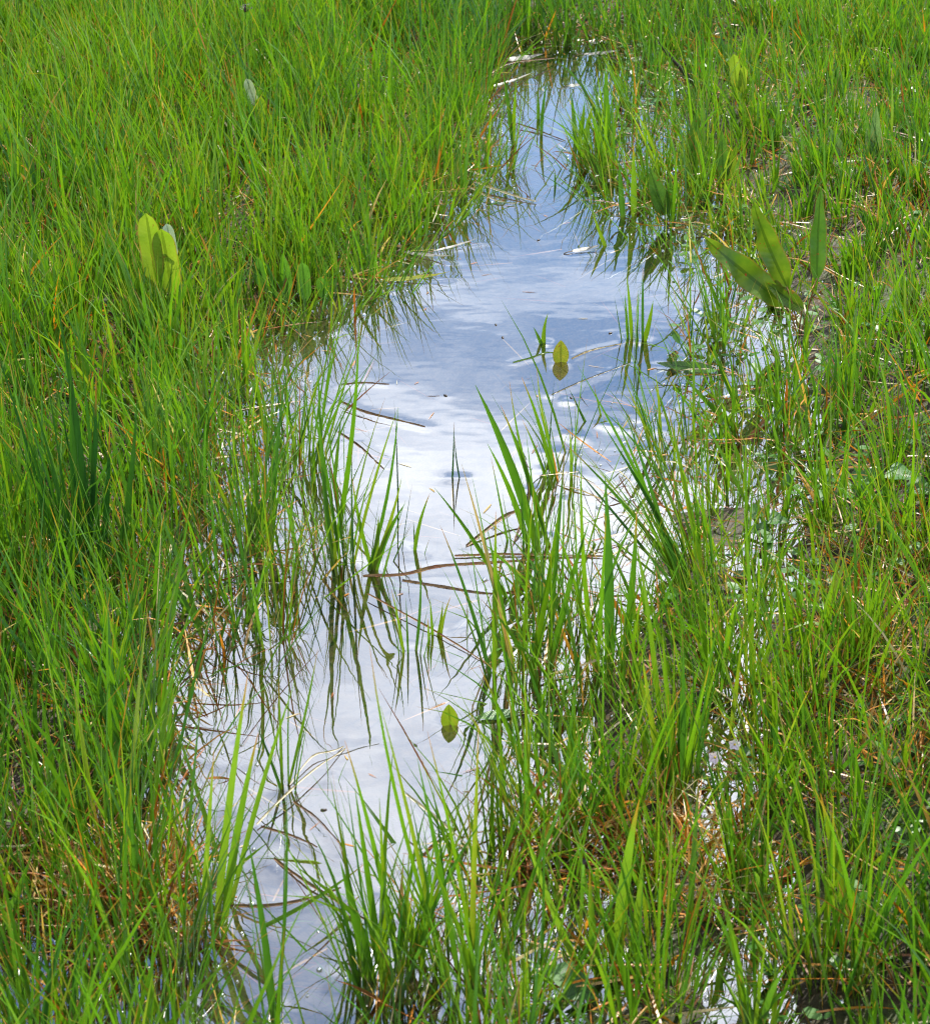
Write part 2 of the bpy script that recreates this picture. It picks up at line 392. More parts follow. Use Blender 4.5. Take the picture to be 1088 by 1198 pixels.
# ------------------------------------------------------------------ grass blade builders
STEMS = []                                   # where a stem or leaf breaks the water film: x, y, strength
def blades(P, az, lean, bend, Lh, Wd, face, rnd, dead, nseg=5, twist=None, t0=0.0):
    """many blades in one go; returns V, F, bl"""
    n = len(P); t = np.linspace(0, 1, nseg+1)
    th = lean[:, None] + bend[:, None]*t[None, :]**1.6
    dirx, diry = np.cos(az), np.sin(az)
    ds = Lh[:, None]/nseg
    hor = np.concatenate([np.zeros((n, 1)), np.cumsum(np.sin((th[:, 1:]+th[:, :-1])/2)*ds, 1)], 1)
    ver = np.concatenate([np.zeros((n, 1)), np.cumsum(np.cos((th[:, 1:]+th[:, :-1])/2)*ds, 1)], 1)
    C = np.stack([P[:, 0:1]+hor*dirx[:, None], P[:, 1:2]+hor*diry[:, None], P[:, 2:3]+ver], -1)
    f = face[:, None] + (twist[:, None]*t[None, :] if twist is not None else 0*t[None, :])
    sx, sy = -diry, dirx
    nx = np.cos(th)*dirx[:, None]; ny = np.cos(th)*diry[:, None]; nz = -np.sin(th)
    w = Wd[:, None]*(0.55+0.45*np.minimum(1, t*3))*np.maximum(0.04, 1-t**2.4)*0.5
    wx = (np.cos(f)*sx[:, None]+np.sin(f)*nx)*w; wy = (np.cos(f)*sy[:, None]+np.sin(f)*ny)*w; wz = np.sin(f)*nz*w
    Wv = np.stack([wx, wy, wz], -1)
    V = np.stack([C-Wv, C+Wv], 2).reshape(-1, 3)
    k = 2*(nseg+1); o = (np.arange(n)*k)[:, None] + 2*np.arange(nseg)[None, :]
    F = np.stack([o, o+1, o+3, o+2], -1).reshape(-1, 4)
    bl = np.zeros((n, nseg+1, 2, 3), np.float32)
    bl[..., 0] = rnd[:, None, None]; bl[..., 1] = (t0+(1-t0)*t)[None, :, None]; bl[..., 2] = dead[:, None, None]
    return V, F, bl.reshape(-1, 3)
def join(parts):
    V, F, B = [], [], []; off = 0
    for v, f, b in parts: V.append(v); F.append(f+off); B.append(b); off += len(v)
    return np.concatenate(V), np.concatenate(F), np.concatenate(B)

def style(x, y):
    """density (0..1) and height of the sward at a ground point, by where it grows"""
    u, v = proj(np.stack([x, y, np.zeros_like(x)], -1))
    so, sw = fld(sdO, x, y), fld(sdW, x, y)
    right = u > 640
    inwet = sw < 0
    dens = np.where(inwet, np.where(right, 0.30, 0.34), np.where(right, 0.65, 0.85))
    dens = dens + np.where(inwet, 0, np.where(right, 0.35, 0.25))*sst(0.1, 0.5, sw)
    dens = np.where(inwet & (gz(x, y) > 0.001), 0.75, dens)
    dens = dens*sst(0.0, 0.05, so)
    centre = (u > 380) & (u < 860) & (v > 540) & inwet
    dens = np.where(centre & (gz(x, y) <= 0.001), np.where(v < 700, 0.09, 0.24)*sst(0.0, 0.08, so), dens)
    dens = np.where(centre & (v > 980), 0.42, dens)
    dens = dens*(1-0.85*np.exp(-((u-880)/65)**2-((v-395)/60)**2))      # open space round the spotted leaves
    clump = vnoise(x, y, 11, 21)*0.6+vnoise(x, y, 27, 22)*0.4
    dens = dens*np.where(right, 0.25+1.3*clump, 0.55+0.8*clump)
    hgt = np.where(right, 0.135, 0.165)
    hgt = np.where((u > 840) & (v < 460), 0.105, hgt)
    hgt = np.where(inwet, 0.135, hgt)
    hgt = np.where((v > 820), np.where(right, 0.15, 0.165), hgt)
    hgt = hgt*(0.78+0.45*vnoise(x, y, 3.1, 31))
    return dens, hgt

def sward(region, ncl, per, seed, wscale=1.0, nseg=5, hs=1.0, ls=1.0, dead_p=0.11):
    """clumps of blades spread over region (x0, x1, y0, y1)"""
    r = np.random.default_rng(seed)
    x = r.uniform(region[0], region[1], ncl); y = r.uniform(region[2], region[3], ncl)
    halfw = 0.262*np.hypot(y, H)+0.42                    # what the photograph sees, and a margin
    keep = np.abs(x) < halfw; x, y = x[keep], y[keep]
    d, h = style(x, y)
    keep = r.random(len(x)) < d; x, y, h = x[keep], y[keep], h[keep]
    n = len(x)
    cnt = np.clip(r.poisson(per, n), 3, None)
    idx = np.repeat(np.arange(n), cnt); m = len(idx)
    rad = np.abs(r.normal(0, 0.014, m)); a0 = r.uniform(0, 2*np.pi, m)
    px, py = x[idx]+rad*np.cos(a0), y[idx]+rad*np.sin(a0)
    so = fld(sdO, px, py); k = so > 0.0
    idx, px, py, a0, rad = idx[k], px[k], py[k], a0[k], rad[k]; m = len(idx)
    pz = gz(px, py)-0.006
    u, _ = proj(np.stack([px, py, pz], -1))
    az = a0 + r.normal(0, 0.7, m)
    # common drift: blades on the right reach over the water to the left
    lean = np.abs(r.normal(0.10, 0.17, m)) + rad*6
    drift = np.where(u > 640, 0.10, 0.03)
    lx, ly = lean*np.cos(az)-drift, lean*np.sin(az)
    az, lean = np.arctan2(ly, lx), np.hypot(lx, ly)
    bend = np.abs(r.normal(0.10, 0.38, m))
    Lh = h[idx]*hs*np.clip(r.normal(0.92, 0.32, m), 0.25, 1.8); lean = lean*ls; bend = bend*(0.5+0.5*ls)
    Lh = Lh + np.maximum(0, -pz)
    Wd = np.clip(r.lognormal(math.log(0.0025), 0.36, m), 0.001, 0.006)*wscale
    wide = r.random(m) < 0.09; Wd = np.where(wide, np.clip(r.normal(0.0058, 0.001, m), 0.004, 0.008), Wd); Lh = np.where(wide, Lh*1.12, Lh)
    rnd = np.clip(0.44+0.5*(vnoise(px, py, 2.2, 41)-0.5) + 0.35*(vnoise(x, y, 60, 42)[idx]-0.5) + r.normal(0, 0.20, m), 0.001, 0.999)
    dead = (r.random(m) < dead_p).astype(float)
    shorty = dead > 0.5; Lh = np.where(shorty, Lh*r.uniform(0.3, 0.95, m), Lh); lean = np.where(shorty, lean+np.abs(r.normal(0.2, 0.35, m)), lean)
    wet = pz < 0.0
    for q in np.nonzero(wet)[0][::2]: STEMS.append((px[q], py[q], 0.6))
    return blades(np.stack([px, py, pz], -1), az, lean, bend, Lh, Wd, r.uniform(-1.2, 1.2, m), rnd, dead, nseg, r.normal(0, 0.6, m))

# near and far meadow; beyond the photograph's top edge the sward goes on more thinly
V, F, B = join([sward((-1.6, 1.8, 0.75, 2.4), 3500, 12, 101, 1.22),
                sward((-2.3, 2.3, 2.4, 5.2), 7800, 12, 102, 1.5, 5),
                sward((-1.6, 1.8, 0.75, 2.4), 3200, 9, 104, 1.0, 3, 0.5, 2.6, 0.24),
                sward((-2.3, 2.3, 2.4, 5.2), 6500, 9, 105, 1.3, 3, 0.5, 2.6, 0.22),
                sward((-2.8, 2.8, 5.2, 8.0), 7000, 11, 103, 1.9, 4)])
g = fast_mesh('meadow_grass', V, F, M_GRASS, B)
tag(g, 'dense fresh green meadow grass covering both banks of the stream', 'grass', kind='stuff')

# thin blades along the shores sprawling out over the water
GRY, GRX = np.gradient(sdO, 0.02)
r = np.random.default_rng(333); n = 60000
x = r.uniform(-1.3, 1.3, n); y = r.uniform(1.0, 5.3, n); so = fld(sdO, x, y); u, v = proj(np.stack([x, y, 0*x], -1))
k = (so > 0.0) & (so < 0.07) & (r.random(n) < np.where(v < 480, 0.55, 0.16)*np.clip(1.6*vnoise(x, y, 14, 55)-0.3, 0, 1)); x, y, v = x[k], y[k], v[k]; n = len(x)
pz = np.minimum(gz(x, y), 0.004)-0.004
az = np.arctan2(-fld(GRY, x, y), -fld(GRX, x, y))+r.normal(0, 0.75, n)
V, F, B = blades(np.stack([x, y, pz], -1), az, np.abs(r.normal(0.45, 0.28, n)), np.abs(r.normal(0.15, 0.3, n)), r.uniform(0.06, 0.19, n), r.uniform(0.0013, 0.0030, n)*np.where(v < 400, 1.3, 1),
                 r.uniform(-1, 1, n), np.clip(r.normal(0.4, 0.22, n), 0.001, 0.999), (r.random(n) < 0.15).astype(float), 5, r.normal(0, 0.6, n))
for q in range(0, n, 2): STEMS.append((x[q], y[q], 0.7))
tag(fast_mesh('shore_grass', V, F, M_GRASS, B), 'thin grass blades sprawling from both shores over the open water', 'grass', kind='stuff')

def scatter(region, n, seed, fn):
    r = np.random.default_rng(seed)
    x = r.uniform(region[0], region[1], n); y = r.uniform(region[2], region[3], n)
    k = (np.abs(x) < 0.262*np.hypot(y, H)+0.35) & fn(x, y, r)
    return x[k], y[k], r
# dead blades lying at the foot of the sward
x, y, r = scatter((-2.2, 2.2, 0.8, 5.5), 26000, 201, lambda x, y, r: (fld(sdO, x, y) > 0.015) & (r.random(len(x)) < np.where(fld(sdW, x, y) < 0, 0.75*sst(0.01, 0.1, fld(sdO, x, y)), 0.8)))
m = len(x); z = np.maximum(gz(x, y), 0.0)+r.uniform(0.001, 0.022, m)
q = fld(sdO, x, y)
V, F, B = blades(np.stack([x, y, z], -1), r.uniform(0, 2*np.pi, m), np.pi/2-np.abs(r.normal(0.0, 0.22, m)), r.normal(0.15, 0.3, m), r.uniform(0.03, 0.13, m),
                 r.uniform(0.001, 0.0036, m), r.uniform(-0.8, 0.8, m), r.random(m), np.ones(m), 4, r.normal(0, 1, m))
tag(fast_mesh('dead_grass_litter', V, F, M_LITTER, B), 'orange and straw dead grass blades lying under the green sward', 'dead grass', kind='stuff')
# matted, arching dead blades at the feet of the tussocks
pa = []
for k, (u0, u1, v0, v1, n) in enumerate([(-20, 240, 1000, 1110, 500), (760, 900, 960, 1090, 220), (590, 760, 960, 1030, 220), (900, 1088, 800, 960, 220), (190, 290, 560, 780, 90), (960, 1088, 640, 780, 160), (1000, 1088, 210, 290, 200)]):
    r = np.random.default_rng(900+k); u = r.uniform(u0, u1, n); v = r.uniform(v0, v1, n); P = np.array([gp(a, b_) for a, b_ in zip(u, v)])
    P[:, 2] = np.maximum(gz(P[:, 0], P[:, 1]), -.004); P = P[fld(sdO, P[:, 0], P[:, 1]) > 0.01]; n = len(P)
    pa.append(blades(P, r.uniform(0, 2*np.pi, n), np.abs(r.normal(.75, .4, n)), np.abs(r.normal(.7, .6, n)), r.uniform(.04, .12, n), r.uniform(.0012, .0035, n), r.uniform(-1, 1, n), r.random(n), np.ones(n), 5, r.normal(0, 1, n)))
V, F, B = join(pa)
tag(fast_mesh('dead_grass_thatch', V, F, M_LITTER, B), 'arching orange and brown dead blades matted round the feet of tussocks', 'dead grass', kind='stuff')
x, y, r = scatter((-1.2, 1.2, 0.9, 5.2), 15000, 203, lambda x, y, r: (fld(sdO, x, y) < 0.01) & (r.random(len(x)) < 0.35*np.exp(fld(sdO, x, y)/0.08)+0.035))
m = len(x); z = np.where(r.random(m) < 0.35, 0.0008, np.maximum(gz(x, y)+0.003, -r.uniform(0.002, 0.03, m)))
V, F, B = blades(np.stack([x, y, z], -1), r.uniform(0, 2*np.pi, m), np.full(m, np.pi/2), r.normal(0.0, 0.05, m), np.where(z > 0, r.uniform(0.004, 0.03, m), r.uniform(0.03, 0.13, m)),
                 r.uniform(0.0008, 0.0030, m), r.uniform(-0.3, 0.3, m), r.random(m), np.ones(m), 4, r.normal(0, .4, m))
tag(fast_mesh('drifting_fragments', V, F, M_LITTER, B), 'bits of dead blade drifting on and drowned in the open water', 'dead grass', kind='stuff')
# small round leaves of low herbs and moss on the right bank
x, y, r = scatter((-0.2, 2.3, 0.9, 5.0), 9000, 202, lambda x, y, r: (fld(sdW, x, y) > -0.12) & (x > 0.25) & (vnoise(x, y, 6, 77) > 0.5))
m = len(x); ang = r.uniform(0, 2*np.pi, m); tilt = r.normal(0, 0.45, m); s = r.uniform(0.004, 0.011, m)
c = np.stack([x, y, np.maximum(gz(x, y), 0)+r.uniform(0.004, 0.03, m)], -1)
a1 = np.stack([np.cos(ang)*np.cos(tilt), np.sin(ang)*np.cos(tilt), np.sin(tilt)], -1); a2 = np.stack([-np.sin(ang), np.cos(ang), 0*ang], -1)
V = []; 
for q, (ca, cb) in enumerate([(-1, -.35), (-.2, -.75), (.7, -.55), (1, 0), (.7, .55), (-.2, .75), (-1, .35), (-1.2, 0)]):
    V.append(c + a1*(ca*s)[:, None] + a2*(cb*s)[:, None] + np.array([0, 0, 1])*(0.12*s*abs(cb))[:, None])
V = np.stack(V, 1).reshape(-1, 3); o8 = (np.arange(m)*8)[:, None]
F = np.concatenate([o8+np.array([[0, 1, 2, 3]]), o8+np.array([[0, 3, 4, 7]]), o8+np.array([[7, 4, 5, 6]])], 1).reshape(-1, 4)
B = np.zeros((m, 8, 3), np.float32); B[..., 0] = r.random(m)[:, None]; B[..., 2] = 0.5; B[..., 1] = 0.5
tag(fast_mesh('low_herb_leaves', V, F, M_CLOVER, B.reshape(-1, 3)), 'tiny round green herb leaves carpeting the boggy right bank', 'ground cover', kind='stuff')

# ------------------------------------------------------------------ blades as parts: shared prototypes and traced ones
def strip(C, side, W, prof, fold=0.22, t0=0.0):
    """a keeled blade along the points C: three vertices across, folded at the midrib"""
    n = len(C); V, B = [], []
    for i in range(n):
        t = i/(n-1); a = np.asarray(C[max(i-1, 0)], float); b_ = np.asarray(C[min(i+1, n-1)], float)
        tg = (b_-a)/max(1e-9, np.linalg.norm(b_-a)); sd = side - tg*np.dot(side, tg); sd = sd/max(1e-9, np.linalg.norm(sd))
        nm = np.cross(tg, sd); w = W*prof(t)*0.5
        c_ = np.asarray(C[i], float)
        V += [c_-sd*w+nm*w*fold, c_-nm*w*fold*0.5, c_+sd*w+nm*w*fold]
        B += [(0.5, t0+(1-t0)*t, 0)]*3
    F = []
    for i in range(n-1):
        q = 3*i; F += [(q, q+1, q+4, q+3), (q+1, q+2, q+5, q+4)]
    return V, F, np.array(B, np.float32)
grass_prof = lambda t: (0.6+0.4*min(1, t*3))*max(0.04, 1-t**2.6)
def proto(seed, wr, bendmax):
    r = random.Random(seed); bend = r.uniform(0.02, bendmax); C = []; p = np.zeros(3); th = 0.0; n = 8
    sway = r.uniform(-0.25, 0.25)
    for i in range(n):
        C.append(p.copy()); t = i/(n-1); th = bend*t**1.5
        p = p + np.array([math.sin(th), math.sin(sway*t)*0.15, math.cos(th)])/(n-1)
    f = r.uniform(0, math.pi); side = np.array([math.sin(f), math.cos(f), 0])
    V, F, B = strip(C, side, wr, grass_prof)
    me = bpy.data.meshes.new('blade'); me.from_pydata([tuple(v) for v in V], [], F)
    me.polygons.foreach_set('use_smooth', [True]*len(F)); add_bl(me, B); me.update()
    return me
PROTO = {}
def protos(kind, mat):
    if (kind, mat.name) not in PROTO:
        wr, bd = {'thin': (0.0125, 0.55), 'mid': (0.020, 0.5), 'broad': (0.032, 0.35), 'rush': (0.013, 0.18), 'short': (0.045, 0.5)}[kind]
        L_ = []
        for i in range(9):
            me = proto(hash((kind, i)) % 9999 if False else i*17+len(kind)*131, wr, bd); me.materials.append(mat); L_.append(me)
        PROTO[(kind, mat.name)] = L_
    return PROTO[(kind, mat.name)]
def put_blade(root, base, azim, lean, length, kind, mat, r, name='blade'):
    me = r.choice(protos(kind, mat)); o = bpy.data.objects.new(name, me); COL.objects.link(o); o.parent = root
    M = Matrix.Rotation(azim, 4, 'Z') @ Matrix.Rotation(lean, 4, 'Y') @ Matrix.Rotation(r.uniform(-0.5, 0.5), 4, 'Z')
    M = Matrix.Translation(Vector(tuple(map(float, base)))) @ M @ Matrix.Scale(length, 4)
    o.matrix_local = M
    return o
def traced_blade(root, org, bu, bv, tu, tv, wpx, bulge, mat, r, depth=0.0, name='blade'):
    """a blade from its foot pixel on the water to its tip pixel on the upright plane (depth: tip nearer/farther, metres)"""
    a = gp(bu, bv); t = up(tu, tv, a[1]+depth); a = a - np.array([0, 0, 0.02])
    d = t-a; Ln = np.linalg.norm(d); perp = np.array([d[2], 0, -d[0]]); perp = perp/max(1e-6, np.linalg.norm(perp))
    n = 9; C = []
    for i in range(n):
        s = i/(n-1); C.append(a+d*s+perp*bulge*Ln*4*s*(1-s)*0.5 + np.array([0, 0.02*math.sin(s*2.2)*Ln, 0]) - org)
    sd = np.array([math.cos(r.uniform(-0.5, 0.5)), math.sin(r.uniform(-0.6, 0.6)), 0.0])
    V, F, B = strip(C, sd, wpx*pxsize(bu, bv), grass_prof)
    return mesh_obj(name, V, F, mat, root, True, B)

def tuft(label, base, n, hpx, spread, lean=0.14, drift=(0, 0), kinds=('thin', 'thin', 'mid'), mat=None, traced=(), dead=0.08, seed=0, name='grass_tuft', group='grass tufts standing in and along the stream', wet=True):
    r = random.Random(seed*97+int(base[0])*3+int(base[1]))
    mat = mat or M_BLADE
    o3 = gp(*base); z0 = float(gz(o3[0], o3[1])); o3 = np.array([o3[0], o3[1], min(z0, 0.0) if wet else z0])
    root = thing(name, o3, label, 'grass' if name != 'rush_clump' else 'rush', group)
    S = spread*pxsize(*base); h = hpx_to_m(base[0], base[1], hpx)
    for i in range(n):
        a = r.uniform(0, 2*math.pi); q = S*math.sqrt(r.random())
        bx, by = q*math.cos(a), q*math.sin(a)*0.8
        wx, wy = o3[0]+bx, o3[1]+by
        bz = float(gz(wx, wy))-0.004-o3[2]
        l = abs(r.gauss(lean, lean*0.6))
        vx, vy = l*math.cos(a)+drift[0]+r.gauss(0, 0.07), l*math.sin(a)+drift[1]+r.gauss(0, 0.07)
        dd = r.random() < dead
        Lh = h*min(1.15, max(0.3, r.gauss(0.78, 0.2)))+max(0, -bz-o3[2])
        if dd: Lh *= r.uniform(0.5, 0.9)
        k = r.choice(kinds)
        if k in ('mid', 'broad') and dd: k = 'thin'
        put_blade(root, (bx, by, bz), math.atan2(vy, vx), min(1.3, math.hypot(vx, vy)), Lh, k, M_DEAD if dd else mat, r)
        if wx is not None and bz+o3[2] < 0: STEMS.append((wx, wy, 1.0))
    for tr in traced:
        b_u, b_v, t_u, t_v, w, bul = tr[:6]; mm = tr[6] if len(tr) > 6 else mat
        traced_blade(root, o3, b_u, b_v, t_u, t_v, w, bul, mm, r)
        c = gp(b_u, b_v); STEMS.append((c[0], c[1], 1.2))
    return root

# ------------------------------------------------------------------ the tufts one can tell apart
T, MD, BR = 'thin', 'mid', 'broad'
tuft('short dark green fan of blades rooted in mid-water beside the thin leaning stems', (432, 668), 9, 95, 10, 0.2, (0.05, 0), (MD, MD, T),
     traced=[(440,668,412,560,6,-.05),(432,668,443,605,8,.05),(436,668,474,590,8,-.1),(425,668,466,478,5,.06),(428,668,470,560,6,.05)], seed=1)
tuft('tall thin green tuft at the open water’s left edge, hanging over a fan of reflections'.replace('’', "'"), (395, 662), 26, 210, 24, 0.13, (-0.04, 0),
     traced=[(400,665,356,430,5,.02),(392,668,372,420,6,-.03),(385,660,420,385,7,.04),(410,662,465,480,4,-.03)], seed=2)
tuft('small sparse tuft of four upright stems alone in the middle water', (480, 762), 4, 95, 12, 0.09, (0.02, 0), (T, T, MD),
     traced=[(474,765,458,690,4,.02),(484,762,492,660,4,.04),(478,765,475,700,3,0)], seed=3, dead=0)
tuft('tiny pale sprout of short blades next to the four-stemmed tuft', (507, 742), 2, 45, 5, 0.12, (0.05, 0), ('short',), traced=[(507,744,503,700,4,0),(509,744,518,705,5,.05)], seed=4, dead=0)
tuft('little rosette of short spreading leaves with one arching blade, in mid-stream', (486, 645), 6, 32, 6, 0.75, (0, 0), ('short',), traced=[(484,645,503,578,5,-.08)], seed=5, dead=0)
tuft('two thin dark stems standing alone in the pale water', (530, 560), 1, 60, 3, 0.1, (0, 0), (T,), M_RUSH, [(528,560,531,494,2.2,.02),(541,560,532,512,2,-.05)], seed=6, dead=0)
tuft('pair of thin dark stems rising from the water above the short dark fan', (463, 640), 1, 120, 3, 0.05, (0, 0), ('rush',), M_RUSH, [(465,640,461,470,2.2,.02)], seed=7, dead=0)
tuft('two-bladed green sprout beside the upright yellowish floating leaf', (638, 403), 0, 40, 3, traced=[(638,403,624,383,5,.05),(638,402,641,367,6,-.12)], seed=8)
tuft('narrow tuft of upright blades standing near the half-sunken leaf', (744, 397), 9, 78, 12, 0.1, (0.02, 0), (T, T, MD),
     traced=[(740,398,733,322,5,.02),(750,400,764,352,7,.05),(752,400,752,312,4,0),(736,396,731,345,4,0)], seed=9, dead=0)
tuft('big tuft of green blades with one broad leaning blade, upper tuft in mid-stream', (632, 640), 18, 130, 32, 0.16, (-0.02, 0), (T, T, MD),
     traced=[(632,640,556,452,12,.05),(622,640,570,520,8,.06),(645,640,586,476,7,.04),(600,700,508,572,6,.06),(650,640,596,448,4,-.06)], seed=10)
tuft('tall dense tuft of green blades with dark reflection, in the centre of the stream', (612, 785), 32, 215, 36, 0.13, (0.0, 0), (T, T, MD),
     traced=[(578,790,580,600,7,0),(600,785,570,620,7,.02),(620,785,655,590,9,.02),(640,790,690,610,8,-.03),(605,790,540,545,5,.02,M_DEAD)], seed=11, dead=0.14)
tuft('upright tuft with one wide dark-tipped blade right of the dense centre tuft', (712, 790), 24, 205, 32, 0.14, (0.01, 0), (T, MD, MD),
     traced=[(712,790,708,560,13,.02),(725,795,745,600,10,.03),(700,790,680,540,7,-.04)], seed=12, dead=0.12)
tuft('large bushy fan of fine blades sweeping to the upper left over bright water', (822, 685), 55, 195, 40, 0.24, (-0.26, 0.0), (T, T, T, MD),
     traced=[(810,690,676,430,6,.04),(820,690,700,490,6,.03),(800,690,730,480,6,.02),(830,690,780,470,6,0),(815,690,660,520,5,.06)], seed=13, dead=0.1)
tuft('loose tuft of fine blades behind the bushy sweeping fan', (800, 560), 30, 130, 34, 0.22, (-0.22, 0.0), (T, T, MD), seed=14)
tuft('fan of bright blades with dark wet base below the large spotted leaves', (862, 475), 24, 95, 30, 0.3, (-0.15, 0), (T, T, MD), traced=[(885,500,800,440,8,-.1),(880,490,830,395,7,-.05)], seed=15)
tuft('slender green tuft on the stream edge under the spotted leaf', (838, 405), 10, 80, 24, 0.25, (-0.1, 0), (T, T, MD), seed=16)
tuft('pair of short wide blades standing in the narrow upper water', (680, 168), 3, 48, 6, 0.12, (0, 0), (MD,),
     traced=[(674,168,668,68+40,6,.02),(676,168,684,118,7,.03),(684,168,694,122,7,-.06)], seed=17, dead=0)
tuft('wide upright blade cluster at the narrow water beside the blackened stub', (714, 168), 9, 80, 12, 0.12, (-0.03, 0), (MD, BR, T), traced=[(714,168,708,78,9,-.02),(740,140,705,66,7,.06)], seed=18, dead=0)
tuft('single pale blade upright in the narrow blue water near the far end', (630, 158), 1, 40, 4, 0.08, (0, 0), (T,), traced=[(630,140,629,106,5,.02),(633,158,640,95,5,-.05)], seed=19, dead=0)
tuft('leafy overhanging tuft where the narrow water bends on the left bank', (598, 196), 16, 95, 20, 0.2, (0.05, 0), (T, T, MD), traced=[(602,170,588,80,7,.02),(600,170,604,95,6,-.02)], seed=20)
tuft('tiny green sprig alone on the blue water', (650, 218), 2, 22, 3, 0.3, (0, 0), ('short',), traced=[(650,218,649,198,3,0)], seed=21, dead=0)
tuft('single short blade slanting out of the blue water', (713, 288), 0, 20, 3, traced=[(714,288,693,248,5,-.03)], seed=22)
tuft('grassy tuft with thin blades at the right edge of the blue water', (735, 238), 26, 95, 32, 0.34, (-0.1, 0), (T, T, MD), traced=[(730,255,724,190,8,0),(742,255,741,170,8,0)], seed=23)
tuft('thin tuft beside the dark upright leaves on the right edge', (800, 265), 20, 100, 24, 0.32, (-0.1, 0), (T, T, MD), seed=24)
tuft('tuft casting long forked reflections from the upper left edge', (520, 250), 34, 100, 34, 0.42, (0.22, -0.05), (T, T, MD), seed=25)
tuft('dense tuft above the spread of spiky reflections on the left edge', (440, 335), 36, 105, 36, 0.42, (0.15, 0), (T, T, MD), seed=26)
tuft('tuft with brownish feet by the shallow brown water of the left bank', (375, 385), 24, 115, 30, 0.35, (0.08, 0), (T, T, MD), seed=27)
tuft('tall straggling tuft of fine blades on the left edge above the sparse shallows', (345, 540), 30, 190, 34, 0.15, (0.05, 0), (T, T, MD), seed=28)
tuft('sparse upright tuft standing in the dark shallows of the left edge', (310, 650), 24, 190, 34, 0.14, (0.02, 0), (T, T, MD), seed=29)
tuft('tuft with straw-coloured feet and long wavering reflections by the left edge', (318, 745), 24, 175, 26, 0.15, (0.03, 0), (T, T, MD), seed=30, dead=0.2)
tuft('tall dark green rush clump rising from the left meadow', (90, 690), 26, 300, 30, 0.07, (-0.02, 0), ('rush', 'rush', MD), M_RUSH,
     traced=[(110,690,65,350,9,.02),(95,690,112,440,9,.02),(120,690,95,420,8,0),(80,690,20,480,8,.03),(130,690,160,470,9,.03),(100,690,80,400,11,-.02),(112,690,128,500,10,.02)], seed=31, dead=0, name='rush_clump', wet=False)
tuft('two very broad pale blades leaning right beside the lower left water', (252, 1092), 3, 200, 14, 0.1, (0.05, 0), (MD,), M_PALE,
     traced=[(250,1092,290,790,11,-.02),(258,1092,302,860,11,-.03),(232,1090,250,880,8,0),(265,1060,345,800,7,-.02),(262,1085,430,1010,6,.1)], seed=32, dead=0)
tuft('thin upright reeds in the water beside the floating straw wisps', (335, 925), 5, 150, 12, 0.1, (0.0, 0), (T,), traced=[(332,920,372,760,4,.02),(330,925,326,800,4,0),(334,925,300,850,4,.02)], seed=33, dead=0)
tuft('single tall pair of stems in front of the stream on the lower left', (320, 1190), 4, 250, 16, 0.1, (-0.05, 0), (MD, T), traced=[(322,1210,290,985,10,.02),(318,1205,335,930,5,.03)], seed=34, dead=0)
tuft('crowded foreground tuft of bright blades at the lower middle of the stream', (455, 1150), 46, 215, 50, 0.16, (-0.02, 0), (T, MD, MD),
     traced=[(470,1150,403,870,8,.03),(450,1150,415,925,9,0),(520,1150,445,830,6,.02),(530,1140,432,760,6,-.05),(560,1150,500,860,6,.02),(440,1150,398,1010,14,.0)], seed=35, dead=0.1)
tuft('foreground tuft with purplish-tipped tall blades next to the crowded bright tuft', (545, 1150), 38, 215, 42, 0.15, (0.0, 0), (T, MD, T), traced=[(540,1150,488,890,9,.01),(550,1150,560,850,7,0)], seed=36, dead=0.12)
tuft('reed-like tuft with russet feet standing in rippled water below the centre tuft', (640, 975), 46, 230, 44, 0.15, (0, 0), (T, T, MD), traced=[(650,980,560,780,7,.02)], seed=37, dead=0.18)
tuft('tuft of thick straight stems rising beside the two small pale flowers', (792, 940), 30, 210, 18, 0.1, (-0.02, 0), (MD, MD, T), traced=[(795,945,775,740,9,0),(800,945,800,760,9,0),(780,940,750,760,8,0)], seed=38, dead=0.06)
tuft('russet-footed tuft of fine stems behind the broad pale blade', (710, 985), 34, 210, 34, 0.16, (0.02, 0), (T, T, MD), seed=39, dead=0.22)
tuft('three wide bright blades, the tallest twisted, in the foreground water', (715, 1125), 4, 120, 16, 0.12, (0, 0), (MD,), M_PALE,
     traced=[(722,1130,748,938,17,-.04),(688,1140,616,985,13,-.03),(705,1150,690,1020,13,-.03),(735,1120,752,1000,10,.03),(700,1060,698,1000,8,0)], seed=40, dead=0)
tuft('foreground tuft of yellow-green blades in the bottom right corner', (960, 1160), 60, 230, 50, 0.2, (-0.1, 0), (T, MD, T), seed=41, wet=False)
tuft('tuft of long bright blades leaning left on the lower right bank', (985, 1010), 44, 190, 40, 0.22, (-0.2, 0), (T, MD, T), traced=[(960,990,865,830,7,.02),(1000,1080,960,930,12,0)], seed=42, wet=False)
tuft('foreground tuft of green blades just right of the clover in the shallows', (775, 1190), 36, 210, 40, 0.17, (-0.03, 0), (T, MD, T), seed=43)
tuft('foreground tuft with orange dead blades left of the clover in the shallows', (610, 1190), 40, 230, 42, 0.17, (0.0, 0), (T, MD, T), seed=44, dead=0.2)
tuft('tussock with tangled brown dead feet on the lower left bank', (130, 1060), 80, 240, 80, 0.2, (0.03, 0), (T, MD, T), seed=45, dead=0.2, wet=False)
tuft('tall green tuft at the bottom left corner', (60, 1190), 44, 220, 50, 0.18, (0.05, 0), (T, MD, T), seed=46, dead=0.08)
tuft('foreground tuft of dark green blades over the dark pool in the lower left', (200, 1190), 36, 190, 40, 0.2, (0.03, 0), (T, MD, T), seed=47)
